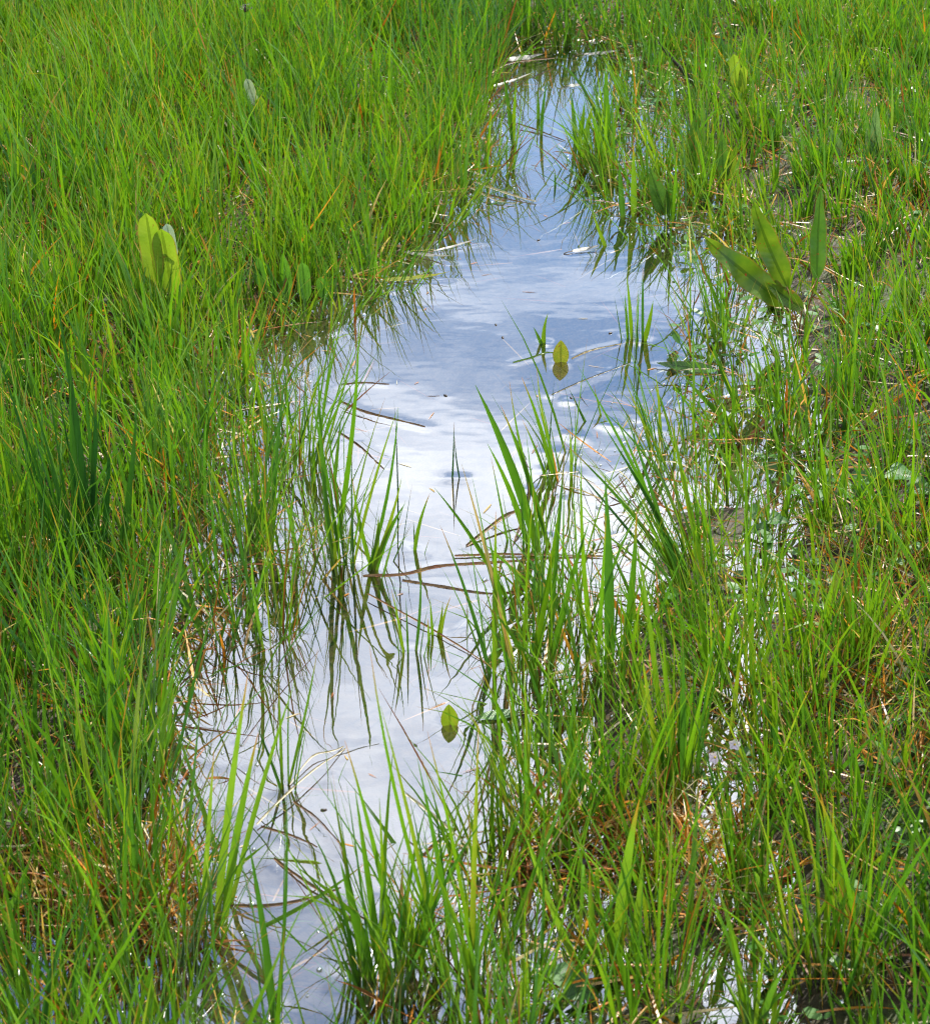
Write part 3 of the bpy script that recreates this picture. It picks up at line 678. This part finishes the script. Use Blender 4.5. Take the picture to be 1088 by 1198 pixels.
tuft('pale wide grass blades growing in the upper left meadow below the seed head', (300, 90), 2, 90, 20, 0.1, (0, 0), (MD,), M_PALE,
     traced=[(280,60,276,8,9,-.05),(246,60,240,0,8,0),(256,60,262,0,8,-.06),(365,60,356,0,9,.0),(300,165,278,60,6,.04)], seed=48, dead=0, wet=False)

tuft('tiny forked seedling afloat above the broad leaning blade', (662, 470), 3, 22, 5, 0.6, (0, 0), ('short',), seed=51, dead=0)
tuft('bent dark-tipped stem rising from a seedling in the bright water', (640, 530), 3, 50, 6, 0.35, (0, 0), (T,), traced=[(650,530,628,430,3,-.06)], seed=52, dead=0)
tuft('sparse three-stemmed sprig behind the upper mid-stream tuft', (672, 510), 3, 70, 7, 0.15, (-.03, 0), (T,), seed=53, dead=0)
tuft('low sprig of curled short leaves between the bright water and sweeping fan', (716, 498), 6, 45, 10, 0.5, (-.1, 0), (T, 'short'), seed=54, dead=0.1)
tuft('single green sprig standing by the straw wisps in the lower water', (385, 912), 2, 38, 3, 0.15, (0, 0), ('short', T), seed=55, dead=0)
tuft('low green sprig at the edge of the lowest open water', (375, 1045), 5, 42, 8, 0.5, (0, 0), ('short', T), seed=56, dead=0)
tuft('few-bladed sprig in the dim water between small tuft and centre tuft', (545, 735), 3, 70, 8, 0.3, (-.1, 0), (T,), seed=57, dead=0.2)

# ------------------------------------------------------------------ broad-leaved plants
def leaf_geo(Ln, Wd, shape, curl=0.4, fold=0.25, wave=0.0, nu=11, nv=2, seed=0):
    """a leaf along +Z, face towards -Y: outline by shape, curled back over its length"""
    r = random.Random(seed); V, F, B = [], [], []
    prof = {'lance': lambda t: (math.sin(math.pi*min(1, t**0.75*1.0))**0.8)*(1-0.25*t),
            'oblong': lambda t: min(1, (t*4+0.12))**0.7*math.sqrt(max(0, 1-max(0, (t-0.72)/0.28)**2)),
            'oval': lambda t: math.sin(math.pi*(0.03+0.97*t)**0.9)**0.75 if t < 1 else 0.0,
            'heart': lambda t: math.sin(math.pi*(0.08+0.92*t)**0.62)**0.7 if t < 1 else 0.0}[shape]
    p = np.array([0., 0., 0.]); ph = r.uniform(0, 6)
    for i in range(nu):
        t = i/(nu-1); th = curl*t**1.4
        w = max(0.0, prof(t))*Wd/2
        w = max(w, Wd*0.02)
        tg = np.array([0, -math.sin(th), math.cos(th)]); nm = np.array([0, -math.cos(th), -math.sin(th)])
        for j in range(-nv, nv+1):
            s = j/nv
            off = np.array([1., 0, 0])*w*s + nm*(w*fold*abs(s)) + nm*wave*Wd*abs(s)*math.sin(t*17+ph+(1.3 if s > 0 else 0))
            V.append(p+off); B.append((r.random()*0, t, abs(s)))
        p = p + tg*Ln/(nu-1)
    k = 2*nv+1
    for i in range(nu-1):
        for j in range(k-1): q = i*k+j; F.append((q, q+1, q+1+k, q+k))
    return V, F, np.array(B, np.float32)
def frame(direction, facing):
    z = Vector(direction).normalized(); y = -Vector(facing); y = (y - z*y.dot(z)).normalized(); x = y.cross(z)
    return Matrix((x, y, z)).transposed().to_4x4()
def leaf_part(root, org, a, b, wid, mat, shape, curl=0.3, fold=0.25, wave=0.0, facing=(0, -1, 0.6), seed=0, name='leaf', nu=11, nv=2):
    """a leaf from world point a to about b"""
    a = np.asarray(a, float); b = np.asarray(b, float); d = b-a; Ln = float(np.linalg.norm(d))
    V, F, B = leaf_geo(Ln, wid, shape, curl, fold, wave, nu, nv, seed)
    M = frame(d, facing); V = [M @ Vector(tuple(v)) + Vector(tuple(a-org)) for v in V]
    return mesh_obj(name, V, F, mat, root, True, B)
def tube(pts, rad, sides=6, taper=1.0):
    pts = [np.asarray(p, float) for p in pts]; n = len(pts); V, F = [], []
    for i, p in enumerate(pts):
        a, b_ = pts[max(i-1, 0)], pts[min(i+1, n-1)]; tg = (b_-a)/max(1e-9, np.linalg.norm(b_-a))
        ref = np.array([0, 0, 1.]) if abs(tg[2]) < 0.9 else np.array([1., 0, 0])
        s1 = np.cross(tg, ref); s1 /= np.linalg.norm(s1); s2 = np.cross(tg, s1)
        rr = rad*(1+(taper-1)*i/max(1, n-1))
        for k in range(sides):
            q = 2*math.pi*k/sides; V.append(p+(s1*math.cos(q)+s2*math.sin(q))*rr)
    for i in range(n-1):
        for k in range(sides):
            k2 = (k+1) % sides; F.append((i*sides+k, i*sides+k2, (i+1)*sides+k2, (i+1)*sides+k))
    F += [tuple(range(sides))[::-1], tuple(range((n-1)*sides, n*sides))]
    return V, F
def bez(a, b, c, n=7):
    a, b, c = (np.asarray(q, float) for q in (a, b, c))
    return [a*(1-t)**2+2*b*t*(1-t)+c*t*t for t in np.linspace(0, 1, n)]
def stem_part(root, org, pts, rad, mat, name='stem', taper=0.7, sides=6):
    V, F = tube([np.asarray(p)-org for p in pts], rad, sides, taper); return mesh_obj(name, V, F, mat, root)

def plant(name, label, cat, base, leaves, mat, stem=None, group=None, seed=0):
    """leaves: (foot u, foot v, tip u, tip v, width px, shape, curl, wave[, material[, depth]])"""
    o3 = gp(*base); o3 = np.array([o3[0], o3[1], float(gz(o3[0], o3[1]))])
    root = thing(name, o3, label, cat, group)
    for i, lf in enumerate(leaves):
        fu, fv, tu, tv, w, shp, curl, wave = lf[:8]; mm = lf[8] if len(lf) > 8 else mat; dep = lf[9] if len(lf) > 9 else 0.0
        a = up(fu, fv, o3[1]); b = up(tu, tv, o3[1]+dep)
        lf_o = leaf_part(root, o3, a, b, w*pxsize(*base), mm, shp, curl, 0.32, wave, seed=seed*10+i, nu=17)
        foot = o3 + np.array([random.uniform(-.004, .004), random.uniform(-.004, .004), -0.008])
        stem_part(root, o3, bez(foot, (foot+a)/2+np.array([0, 0, 0.012]), a+(b-a)*0.04), 0.0016, stem or M_GREENSTEM, 'leaf_stalk', 0.8)
    STEMS.append((o3[0], o3[1], 1.2))
    return root
plant('dock_plant', 'dock with large red-spotted leaves leaning over the water on the right bank', 'plant', (935, 392),
      [(920,358,812,274,36,'lance',.35,.16),(922,340,866,222,31,'lance',.6,.14),(955,330,957,212,22,'lance',.3,.14,M_DOCKD),(940,362,890,330,22,'lance',.5,.05)], M_DOCK, M_REDSTEM, seed=1)
plant('dock_plant', 'small dock with two dark upright leaves mirrored at the stream edge', 'plant', (780, 262),
      [(778,252,758,194,24,'lance',.2,.03),(782,252,784,205,13,'lance',.2,.0)], M_DOCKD, seed=2)
plant('dock_plant', 'narrow brown-spotted dock leaf standing behind the mirrored pair of leaves', 'plant', (846, 226),
      [(846,210,843,150,18,'lance',.2,.06),(850,212,862,165,12,'lance',.3,.0,M_DOCK)], M_DOCKD, M_BROWNSTEM, seed=3)
plant('dock_plant', 'tall plain green dock leaf upright beside the narrow water', 'plant', (812, 205),
      [(812,195,812,132,18,'lance',.15,.02)], M_DOCKD, seed=4)
plant('sorrel_plant', 'yellow-green oblong leaves with a silver-backed leaf in the left meadow', 'plant', (190, 405),
      [(184,336,172,247,25,'oblong',.15,.03),(202,344,190,264,27,'oblong',.25,.03),(204,306,196,262,14,'oblong',.3,.0,M_SILVER,.03)], M_LIME, seed=5)
plant('sorrel_plant', 'pale folded leaf pair among grass on the upper right bank', 'plant', (865, 150),
      [(862,108,857,62,13,'oblong',.2,.0),(867,110,869,76,10,'oblong',.3,.0)], M_LIME, seed=6)
plant('sorrel_plant', 'grey-green upright folded leaf on the far right bank', 'plant', (1022, 222),
      [(1022,185,1024,122,15,'lance',.2,.02),(1018,185,1012,148,11,'lance',.3,.02)], M_GREYLEAF, seed=7)
plant('sorrel_plant', 'leaning grey-green leaf left of the upright folded leaf', 'plant', (986, 215),
      [(984,182,966,146,15,'lance',.3,.03)], M_GREYLEAF, seed=8)
plant('sorrel_plant', 'broad green leaves at the foot of the left meadow by brown shallows', 'plant', (356, 362),
      [(358,352,354,304,16,'oblong',.3,.04,M_CLOVER),(338,350,331,292,14,'oval',.4,.0,M_CLOVER),(308,340,302,298,15,'oval',.3,.0,M_CLOVER),(380,350,374,322,12,'oblong',.4,.0,M_CLOVER)], M_LIME, seed=9)
plant('sorrel_plant', 'silver-tipped leaf on a tall stalk in the upper left meadow', 'plant', (304, 205),
      [(300,124,288,90,11,'oblong',.4,.0,M_SILVER),(304,150,306,112,13,'oblong',.2,.0)], M_LIME, seed=10)
plant('sorrel_plant', 'small spotted leaf lying folded on the water margin under the narrow water', 'plant', (700, 205),
      [(704,204,684,180,12,'oval',.4,.0),(706,206,722,192,9,'oval',.5,.0)], M_DOCK, seed=11)

def clover(label, base, tops, size, seed=0):
    """tops: pixel of each three-part leaf"""
    r = random.Random(seed); o3 = gp(*base); o3 = np.array([o3[0], o3[1], float(gz(o3[0], o3[1]))])
    root = thing('clover_plant', o3, label, 'clover', 'clover plants on the boggy bank')
    for (u, v) in tops:
        c = up(u, v, o3[1]+r.uniform(-.02, .02)); s = size*pxsize(*base)
        stem_part(root, o3, bez(o3+np.array([r.uniform(-.01, .01), 0, -.01]), (o3+c)/2+np.array([0, 0, .01]), c), 0.0009, M_GREENSTEM, 'leaf_stalk')
        a0 = r.uniform(0, 2); tilt = Vector((r.gauss(0, .25), -0.35+r.gauss(0, .2), 1)).normalized()
        for k in range(3):
            a = a0+k*2.094; d = Vector((math.cos(a), math.sin(a), 0)); d = (d-tilt*d.dot(tilt)).normalized()
            leaf_part(root, o3, c, c+np.array(d)*s, s*0.95, M_CLOVER, 'heart', 0.35, 0.2, 0, tuple(tilt), seed=seed+k, name='leaflet', nu=8, nv=2)
    return root
clover('clover with wide leaves at the right picture edge below the tall grass', (1065, 610), [(1052,555),(1074,570),(1080,592),(1056,598),(1075,622)], 22, 1)
clover('clover half hidden by grass just left of the widest clover', (1005, 590), [(990,572),(1012,560),(1000,585)], 19, 2)
clover('low clover beside sparkling wet ground among russet blades', (898, 625), [(890,620),(908,608),(885,600)], 15, 3)
clover('dark clover standing in the foreground shallows between tall blades', (668, 1165), [(655,1140),(680,1158),(664,1168)], 22, 4)
clover('dark clover behind the wide bright blades at the edge of the foreground shallows', (785, 1060), [(775,1048),(792,1052)], 17, 5)
clover('clover leaf tucked beside the two small pale flowers', (868, 905), [(872,885),(850,925),(818,912)], 17, 6)

# ------------------------------------------------------------------ flowers and seed heads
def flower(label, base, head, size, npet, bud=False, seed=0):
    r = random.Random(seed); o3 = gp(*base); o3 = np.array([o3[0], o3[1], float(gz(o3[0], o3[1]))])
    root = thing('pale_flower', o3, label, 'flower', 'small pale flowers on the right bank')
    c = up(head[0], head[1], o3[1]); s = size*pxsize(*base)
    stem_part(root, o3, bez(o3+np.array([0, 0, -.01]), (o3+c)/2+np.array([.006, 0, 0]), c), 0.0009, M_GREENSTEM)
    face = Vector((r.uniform(-.3, .3), -0.9, 0.6)).normalized()
    for k in range(npet):
        a = k*2*math.pi/npet+r.uniform(-.2, .2); d = Vector((math.cos(a), 0, math.sin(a))); d = (d-face*d.dot(face)).normalized()+face*0.25
        leaf_part(root, o3, c, c+np.array(d)*s, s*0.85, M_PETAL, 'oval', -0.3, 0.15, 0, tuple(face), seed=k, name='petal', nu=7, nv=2)
    bm_v, bm_f = tube([np.array(c-o3)+np.array(face)*q*s*0.3 for q in (0, .5, 1)], s*0.2, 8, 0.6); mesh_obj('flower_centre', bm_v, bm_f, M_YELLOW, root)
    leaf_part(root, o3, o3+(c-o3)*0.5, o3+(c-o3)*0.5+np.array([.012, -.004, .012]), .008, M_CLOVER, 'lance', .3, name='stem_leaf', nu=7)
flower('pale lilac flower with a yellow centre at the water edge', (838, 950), (836, 886), 8, 5, seed=3)
flower('pinkish flower above and right of the yellow-centred one', (862, 945), (859, 871), 7.5, 5, seed=5)

o3 = gp(300, 120); o3[2] = float(gz(o3[0], o3[1]))
root = thing('plantain_flower', o3, 'dark plantain flower head with a ring of white stamens at the top left', 'flower')
c = up(288, 10, o3[1])
stem_part(root, o3, bez(o3, (o3+c)/2+np.array([.01, 0, .0]), c, 9), 0.0013, M_GREENSTEM)
V, F = tube([c-o3+np.array([0, 0, q*.016-.006]) for q in (0, .12, .3, .55, .8, .95)], .0055, 8, 0.35); mesh_obj('flower_head', V, F, M_BLACK, root)
for k in range(16):
    a = k*2.4; h0 = -.003+.010*(k % 4)/4; p0 = c-o3+np.array([math.cos(a)*.004, math.sin(a)*.004, h0]); p1 = p0+np.array([math.cos(a)*.009, math.sin(a)*.009, .003])
    st = stem_part(root, np.zeros(3), [p0, (p0+p1)/2, p1], .0005, M_FILM, 'stamen', 1.0, 4)
    stem_part(st, np.zeros(3), [p1, p1+np.array([.0012, 0, .0012])], .0011, M_FILM, 'anther', 1.0, 5)

# ------------------------------------------------------------------ things floating on the water
def float_leaf(label, base, tip, w, seed, mat=M_FLOAT, shape='oval', sunk=0.004):
    a = gp(*base); b = up(tip[0], tip[1], a[1]+0.12*(gp(*tip)[1]-a[1]))
    root = thing('floating_leaf', a, label, 'leaf')
    leaf_part(root, a, a-np.array([0, 0, sunk]), b, w*pxsize(*base), mat, shape, .0, .10, 0, facing=(0, -1, .6), seed=seed, name='leaf_blade', nu=13, nv=3)
    stem_part(root, a, [a+np.array([.012, .004, -.02]), a+np.array([.003, .001, -.010]), a+np.array([0, 0, .002])], .0011, M_BROWNSTEM, 'leaf_stalk')
    STEMS.append((a[0], a[1], 1.6))
float_leaf('upright yellowish pointed leaf mirrored in the open water beside a sprout', (656, 425), (656, 398), 19, 1, M_FLOAT, 'oval', 0.007)
float_leaf('small green upright leaf mirrored in the lower water above the foreground tufts', (527, 850), (525, 824), 21, 2, M_FLOATG, 'oval', 0.008)

def flat_leaf(name, label, a, b, w, mat, shape, seed, lift=0.002, facing=(0, -.15, 1), cat='leaf', group=None, curl=.1, wave=.03):
    A, Bp = gp(*a), gp(*b); A[2] += lift; Bp[2] += lift
    root = thing(name, A*np.array([1, 1, 0]), label, cat, group)
    lo = leaf_part(root, A*np.array([1, 1, 0]), A, Bp, w*0.55*pxsize(*a), mat, shape, curl, .12, wave, facing, seed, 'leaf_blade', 11, 2)
    d = (A-Bp)*0.25
    stem_part(root, A*np.array([1, 1, 0]), [A+d+np.array([0, 0, -.002]), A+d*0.4, A+(Bp-A)*.05], .0009, M_BROWNSTEM, 'leaf_stalk')
    for q in np.linspace(0, 1, 6): STEMS.append((A[0]+(Bp[0]-A[0])*q, A[1]+(Bp[1]-A[1])*q, 0.7))
flat_leaf('floating_leaf', 'half-sunken dark leaf lying on the water below the spotted leaves', (836, 436), (768, 428), 30, M_DOCKD, 'lance', 3, .004, (0, -.75, .7))
flat_leaf('floating_leaf', 'oval pale green leaf lying flat on water beside the small upright leaf', (606, 836), (556, 843), 30, M_CLOVER, 'oval', 4, .003)
FILM = [('bleached leaf scrap floating at the far end of the water', (592, 72), (634, 68), 20),
        ('long bleached leaf lying across the far end of the water', (682, 65), (726, 63), 12),
        ('bleached curled leaf against the far left shore', (570, 104), (620, 92), 8),
        ('pale leaf scrap near the far mud shore', (688, 52), (712, 46), 18),
        ('pale leaf fragment beside the far blackened stub', (736, 72), (756, 70), 16),
        ('pale leaf scrap in the far channel beyond the shore', (772, 40), (792, 34), 16),
        ('small pale scrap floating below the long bleached leaf', (664, 102), (682, 101), 12),
        ('pale scrap floating at the bend of the narrow water', (570, 130), (592, 132), 14),
        ('pale narrow leaf floating in the blue water near the slanting blade', (668, 296), (702, 291), 13),
        ('curled pale leaf afloat off the left shore by the spiky reflections', (505, 296), (560, 284), 7),
        ('brown-tipped leaf afloat pointing at the open water from the left shore', (440, 330), (526, 326), 15),
        ('pale leaf resting in the shallows of the left shore', (470, 296), (530, 306), 12)]
for i, (lb, a, b, w) in enumerate(FILM):
    flat_leaf('dead_leaf', lb, a, b, w, M_FILM if 'brown' not in lb else M_FLOAT, 'lance', 20+i, .003, (0.1, -.3, 1), 'dead leaf', 'dead leaves floating on the stream', .25, .06)

def float_stem(label, pts, wpx, mat, name='fallen_stalk', lift=0.0005, cat='stem', heights=None, group='dead stems on the water'):
    P = [gp(*q) for q in pts]
    dense = []
    for i in range(len(P)-1):
        for t in np.linspace(0, 1, 5)[:-1]: dense.append((P[i]*(1-t)+P[i+1]*t, i+t))
    dense.append((P[-1], len(P)-1.0))
    hs = heights or [0]*len(P)
    Q = []
    for q, s in dense:
        i = min(int(s), len(P)-2); h = hs[i]*(1-(s-i))+hs[i+1]*(s-i)
        Q.append(q+np.array([random.uniform(-.0008, .0008), random.uniform(-.0015, .0015), lift+h]))
        if h < .004: STEMS.append((q[0], q[1], 0.55))
    org = P[0].copy()
    C = [q-org for q in Q]
    for _ in range(2): C = [C[0]]+[(C[i-1]+2*C[i]+C[i+1])/4 for i in range(1, len(C)-1)]+[C[-1]]
    V, F, B = strip(C, np.array([.25, .9, .5]), wpx*0.62*pxsize(*pts[0]), lambda t: 0.55+0.45*math.sin(math.pi*min(1, t*1.15+.1))*(1-t*.5)+.12*math.sin(t*23), 0.7)
    o = mesh_obj(name, V, F, mat, None, True, B); o.location = tuple(map(float, org))
    return tag(o, label, cat, group)
float_stem('long reddish-green stem floating across mid-stream from the short dark fan', [(424,674),(470,674),(510,663),(560,660),(640,654),(700,652)], 7, M_REDSTEM)
float_stem('brown stem trailing beneath the reddish-green one', [(470,680),(520,687),(570,696),(610,694)], 6, M_BROWNSTEM)
float_stem('thin russet stem crossing to the centre tuft from the small tuft', [(430,700),(500,735),(545,762),(574,780)], 4, M_REDSTEM, heights=[.006, .004, .002, 0])
float_stem('orange-brown dead blade lying on the water behind the centre tuft', [(532,652),(580,650),(640,651),(720,653)], 6, M_REDSTEM, lift=.002)
float_stem('bent brown stem making an angle out of the water left of the centre tuft', [(545,640),(590,612),(615,606),(600,640)], 8, M_BROWNSTEM, heights=[0, .012, .014, 0])
float_stem('pale straw wisp slanting over the lower left water', [(300,968),(340,935),(372,905),(405,876)], 5, M_STRAW, heights=[.004, .012, .01, 0])
float_stem('thin pale straw forking above the slanting wisp', [(338,920),(365,888),(392,882),(402,874)], 4, M_STRAW, heights=[.002, .006, .004, 0])
float_stem('faint white straw lying flat beyond the forked wisps', [(392,886),(420,876),(444,871)], 2.5, M_FILM)
float_stem('dark brown stem lying in the lower left water below the wisps', [(344,938),(372,958),(402,992)], 5, M_BROWNSTEM)
float_stem('long brown stem crossing the lower water towards the foreground tuft', [(305,968),(345,978),(372,992)], 5, M_BROWNSTEM)
float_stem('thick brown stem across the lowest open water', [(268,1060),(310,1062),(360,1052),(400,1040)], 7, M_BROWNSTEM)
float_stem('brown stem slanting down through the foreground tuft feet', [(320,1005),(365,1040),(420,1075),(480,1110)], 6, M_BROWNSTEM, heights=[0, .004, .004, 0])
float_stem('bright orange dead blade crossing the foreground tufts', [(476,956),(520,990),(556,1015)], 6, M_STRAW, heights=[.03, .03, .02])
float_stem('vivid orange dead stem slanting to the russet feet in the lower stream', [(578,935),(620,965),(672,995)], 7, M_REDSTEM, heights=[.04, .02, .003])
float_stem('white straw floating beside the upright yellowish leaf', [(600,425),(625,418),(640,412),(655,414)], 4, M_GREENSTEM)
float_stem('pale stalk drifting right of the upright yellowish leaf', [(668,420),(690,410),(728,402)], 4, M_STRAW)
float_stem('long faint white stem lying under the water surface below the upright leaf', [(645,462),(690,442),(738,425)], 3, M_FILM)
float_stem('tan dead stem jutting from the upper left edge', [(556,218),(600,232),(628,238)], 5, M_STRAW, heights=[.008, .004, .003])
float_stem('second tan dead stem below the jutting one', [(548,224),(580,238),(602,240)], 4, M_STRAW, heights=[.01, .004, .003])
float_stem('thin dark stem curving across the narrow water', [(604,148),(628,154),(662,166)], 4, M_BROWNSTEM, heights=[.006, .003, .001])
float_stem('dead brown blade arching over the far left shore', [(562,104),(590,88),(648,74)], 5, M_BROWNSTEM, heights=[.02, .03, .012])
float_stem('curved dark stem afloat off the left shore in pale water', [(398,470),(430,484),(468,492),(498,500)], 5, M_BROWNSTEM)
float_stem('dark floating stem end beside the thin leaning stems', [(395,505),(425,525),(450,550)], 5, M_BROWNSTEM)
float_stem('short dark stem bobbing in the pale water', [(400,450),(428,448),(455,450)], 4, M_BROWNSTEM)

def upright_scrap(name, label, cat, pts, wpx, mat, taper=0.5):
    """a curled dead blade or stub: pixels on the upright plane through its foot"""
    a = gp(*pts[0]); P = [a-np.array([0, 0, .015])]+[up(u, v, a[1]+0.01*i) for i, (u, v) in enumerate(pts[1:])]
    W = wpx*pxsize(*pts[0]); C = []
    for i in range(len(P)-1):
        for t in np.linspace(0, 1, 4)[:-1]: C.append(P[i]*(1-t)+P[i+1]*t-a)
    C.append(P[-1]-a)
    V, F, B = strip(C, np.array([.8, -.3, .5]), W, lambda t: 1-(1-taper)*t-0.3*abs(math.sin(t*9)), 0.5)
    o = mesh_obj(name, V, F, mat, None, True, B); o.location = tuple(map(float, a))
    sm = o.modifiers.new('thickness', 'SOLIDIFY'); sm.thickness = W*0.25
    STEMS.append((a[0], a[1], 1))
    return tag(o, label, cat)
upright_scrap('withered_leaf', 'blackened curled dead blade leaning among grass at the upper right', 'dead blade', [(818,104),(804,90),(790,74),(776,58),(768,44)], 8, M_BLACK)
upright_scrap('dead_stub', 'short black bent stub standing in the narrow water', 'stub', [(724,126),(726,114),(721,104),(718,96)], 6, M_BLACK)
upright_scrap('withered_leaf', 'purplish brown dead blade tip upright in front of the bright water', 'dead blade', [(622,575),(614,545),(608,520),(604,506)], 8, M_PURPLE, .4)
upright_scrap('dead_stub', 'dark sunken stub among the russet feet of the lower stream', 'stub', [(672,1040),(676,1022),(682,1004)], 20, M_BLACK, .8)
upright_scrap('flower_bud', 'crimson bud lying low in the wet grass of the lower right', 'bud', [(838,1072),(850,1066),(862,1060)], 9, M_PINK, .7)
upright_scrap('flower_bud', 'magenta bud among tangled straw on the right bank', 'bud', [(958,944),(962,932),(972,920)], 6, M_PINK, .7)

# dark seeds afloat
def speck(label, u, v, s):
    a = gp(u, v); W = s*pxsize(u, v)
    prof = [(-1, .05), (-.8, .3), (-.3, .48), (.2, .45), (.7, .28), (1, .05)]; V, F = [], []
    r = random.Random(int(u*v)); ang = r.uniform(0, 3)
    for q, w in prof:
        for k in range(8):
            c = 2*math.pi*k/8; lx, ly, lz = q*W, math.cos(c)*w*W, math.sin(c)*w*W*.7
            V.append((lx*math.cos(ang)-ly*math.sin(ang), lx*math.sin(ang)+ly*math.cos(ang), lz+.0008))
    for i in range(5):
        for k in range(8): F.append((i*8+k, i*8+(k+1) % 8, i*8+8+(k+1) % 8, i*8+8+k))
    o = mesh_obj('floating_seed', V, F, M_SEED); o.location = tuple(map(float, a)); STEMS.append((a[0], a[1], .2))
    tag(o, label, 'seed', 'dark seeds on the water film')
speck('dark seed alone on the pale water left of centre', 521, 463, 3)
speck('dark seed below the spiky reflections of the upper water', 588, 395, 3)
speck('dark seed near the first one on the upper pale water', 580, 380, 2.5)
speck('dark seed on the lower water beside the straw wisps', 379, 948, 4)
speck('dark seed on the water near the small upright green leaf', 486, 872, 3)
speck('dark seed near the narrow tuft right of the upright leaf', 714, 390, 3)
speck('dark seed on the blue water near the jutting tan stem', 630, 281, 2.5)
speck('dark seed above the bushy fan in bright water', 668, 466, 3)

# droplets and bubbles at the wet margins
x, y, r = scatter((-1.0, 1.9, 0.9, 5.4), 26000, 301, lambda x, y, r: (fld(sdO, x, y) > -0.02) & (gz(x, y) < 0.018) & (r.random(len(x)) < np.where(x > 0.0, .6, .3)))
m = len(x); s = np.clip(r.lognormal(math.log(.0017), .45, m), .0006, .005)
c = np.stack([x, y, np.maximum(0, gz(x, y))+0.0004], -1); V = []; 
ring = [(math.cos(q*math.pi/3), math.sin(q*math.pi/3)) for q in range(6)]
for h, w in ((-.3, 1), (.35, .9), (.8, .45)):
    for ca, sa in ring: V.append(c+np.stack([ca*w*s, sa*w*s, h*s], -1))
V = np.stack(V, 1).reshape(-1, 3); o8 = (np.arange(m)*18)[:, None]; fl = []
for a in (0, 6):
    for k in range(6): fl.append([a+k, a+(k+1) % 6, a+6+(k+1) % 6, a+6+k])
fl += [[12, 13, 14, 15], [12, 15, 16, 17]]
F = np.concatenate([o8+np.array([q]) for q in fl], 1).reshape(-1, 4)
tag(fast_mesh('water_bubbles', V, F, M_BUBBLE), 'tiny glinting water bubbles along the wet grassy margins', 'bubbles', kind='stuff')

# ------------------------------------------------------------------ the water film, drawn up round every stem
wx = axis(-1.15, 1.35, 0.0075, 3.0); wy = axis(0.85, 5.4, 0.0085, 2.2)
wx = wx[(wx > -3) & (wx < 3)]; wy = wy[(wy > 0.0) & (wy < 7.5)]
def water_z(X, Y):
    Z = np.zeros_like(X); S = np.array(STEMS)
    ix0 = np.searchsorted(wx, S[:, 0]); iy0 = np.searchsorted(wy, S[:, 1])
    for dx in range(-5, 6):
        for dy in range(-5, 6):
            ix, iy = ix0+dx, iy0+dy
            k = (ix >= 0) & (ix < len(wx)) & (iy >= 0) & (iy < len(wy)); ix, iy = ix[k], iy[k]
            d = np.hypot(wx[ix]-S[k, 0], wy[iy]-S[k, 1])
            np.maximum.at(Z, (iy, ix), 0.0011*S[k, 2]*np.exp(-(d/0.009)**1.3))
    return Z
tag(sheet('stream_water', wx, wy, water_z, M_WATER), kind='structure')
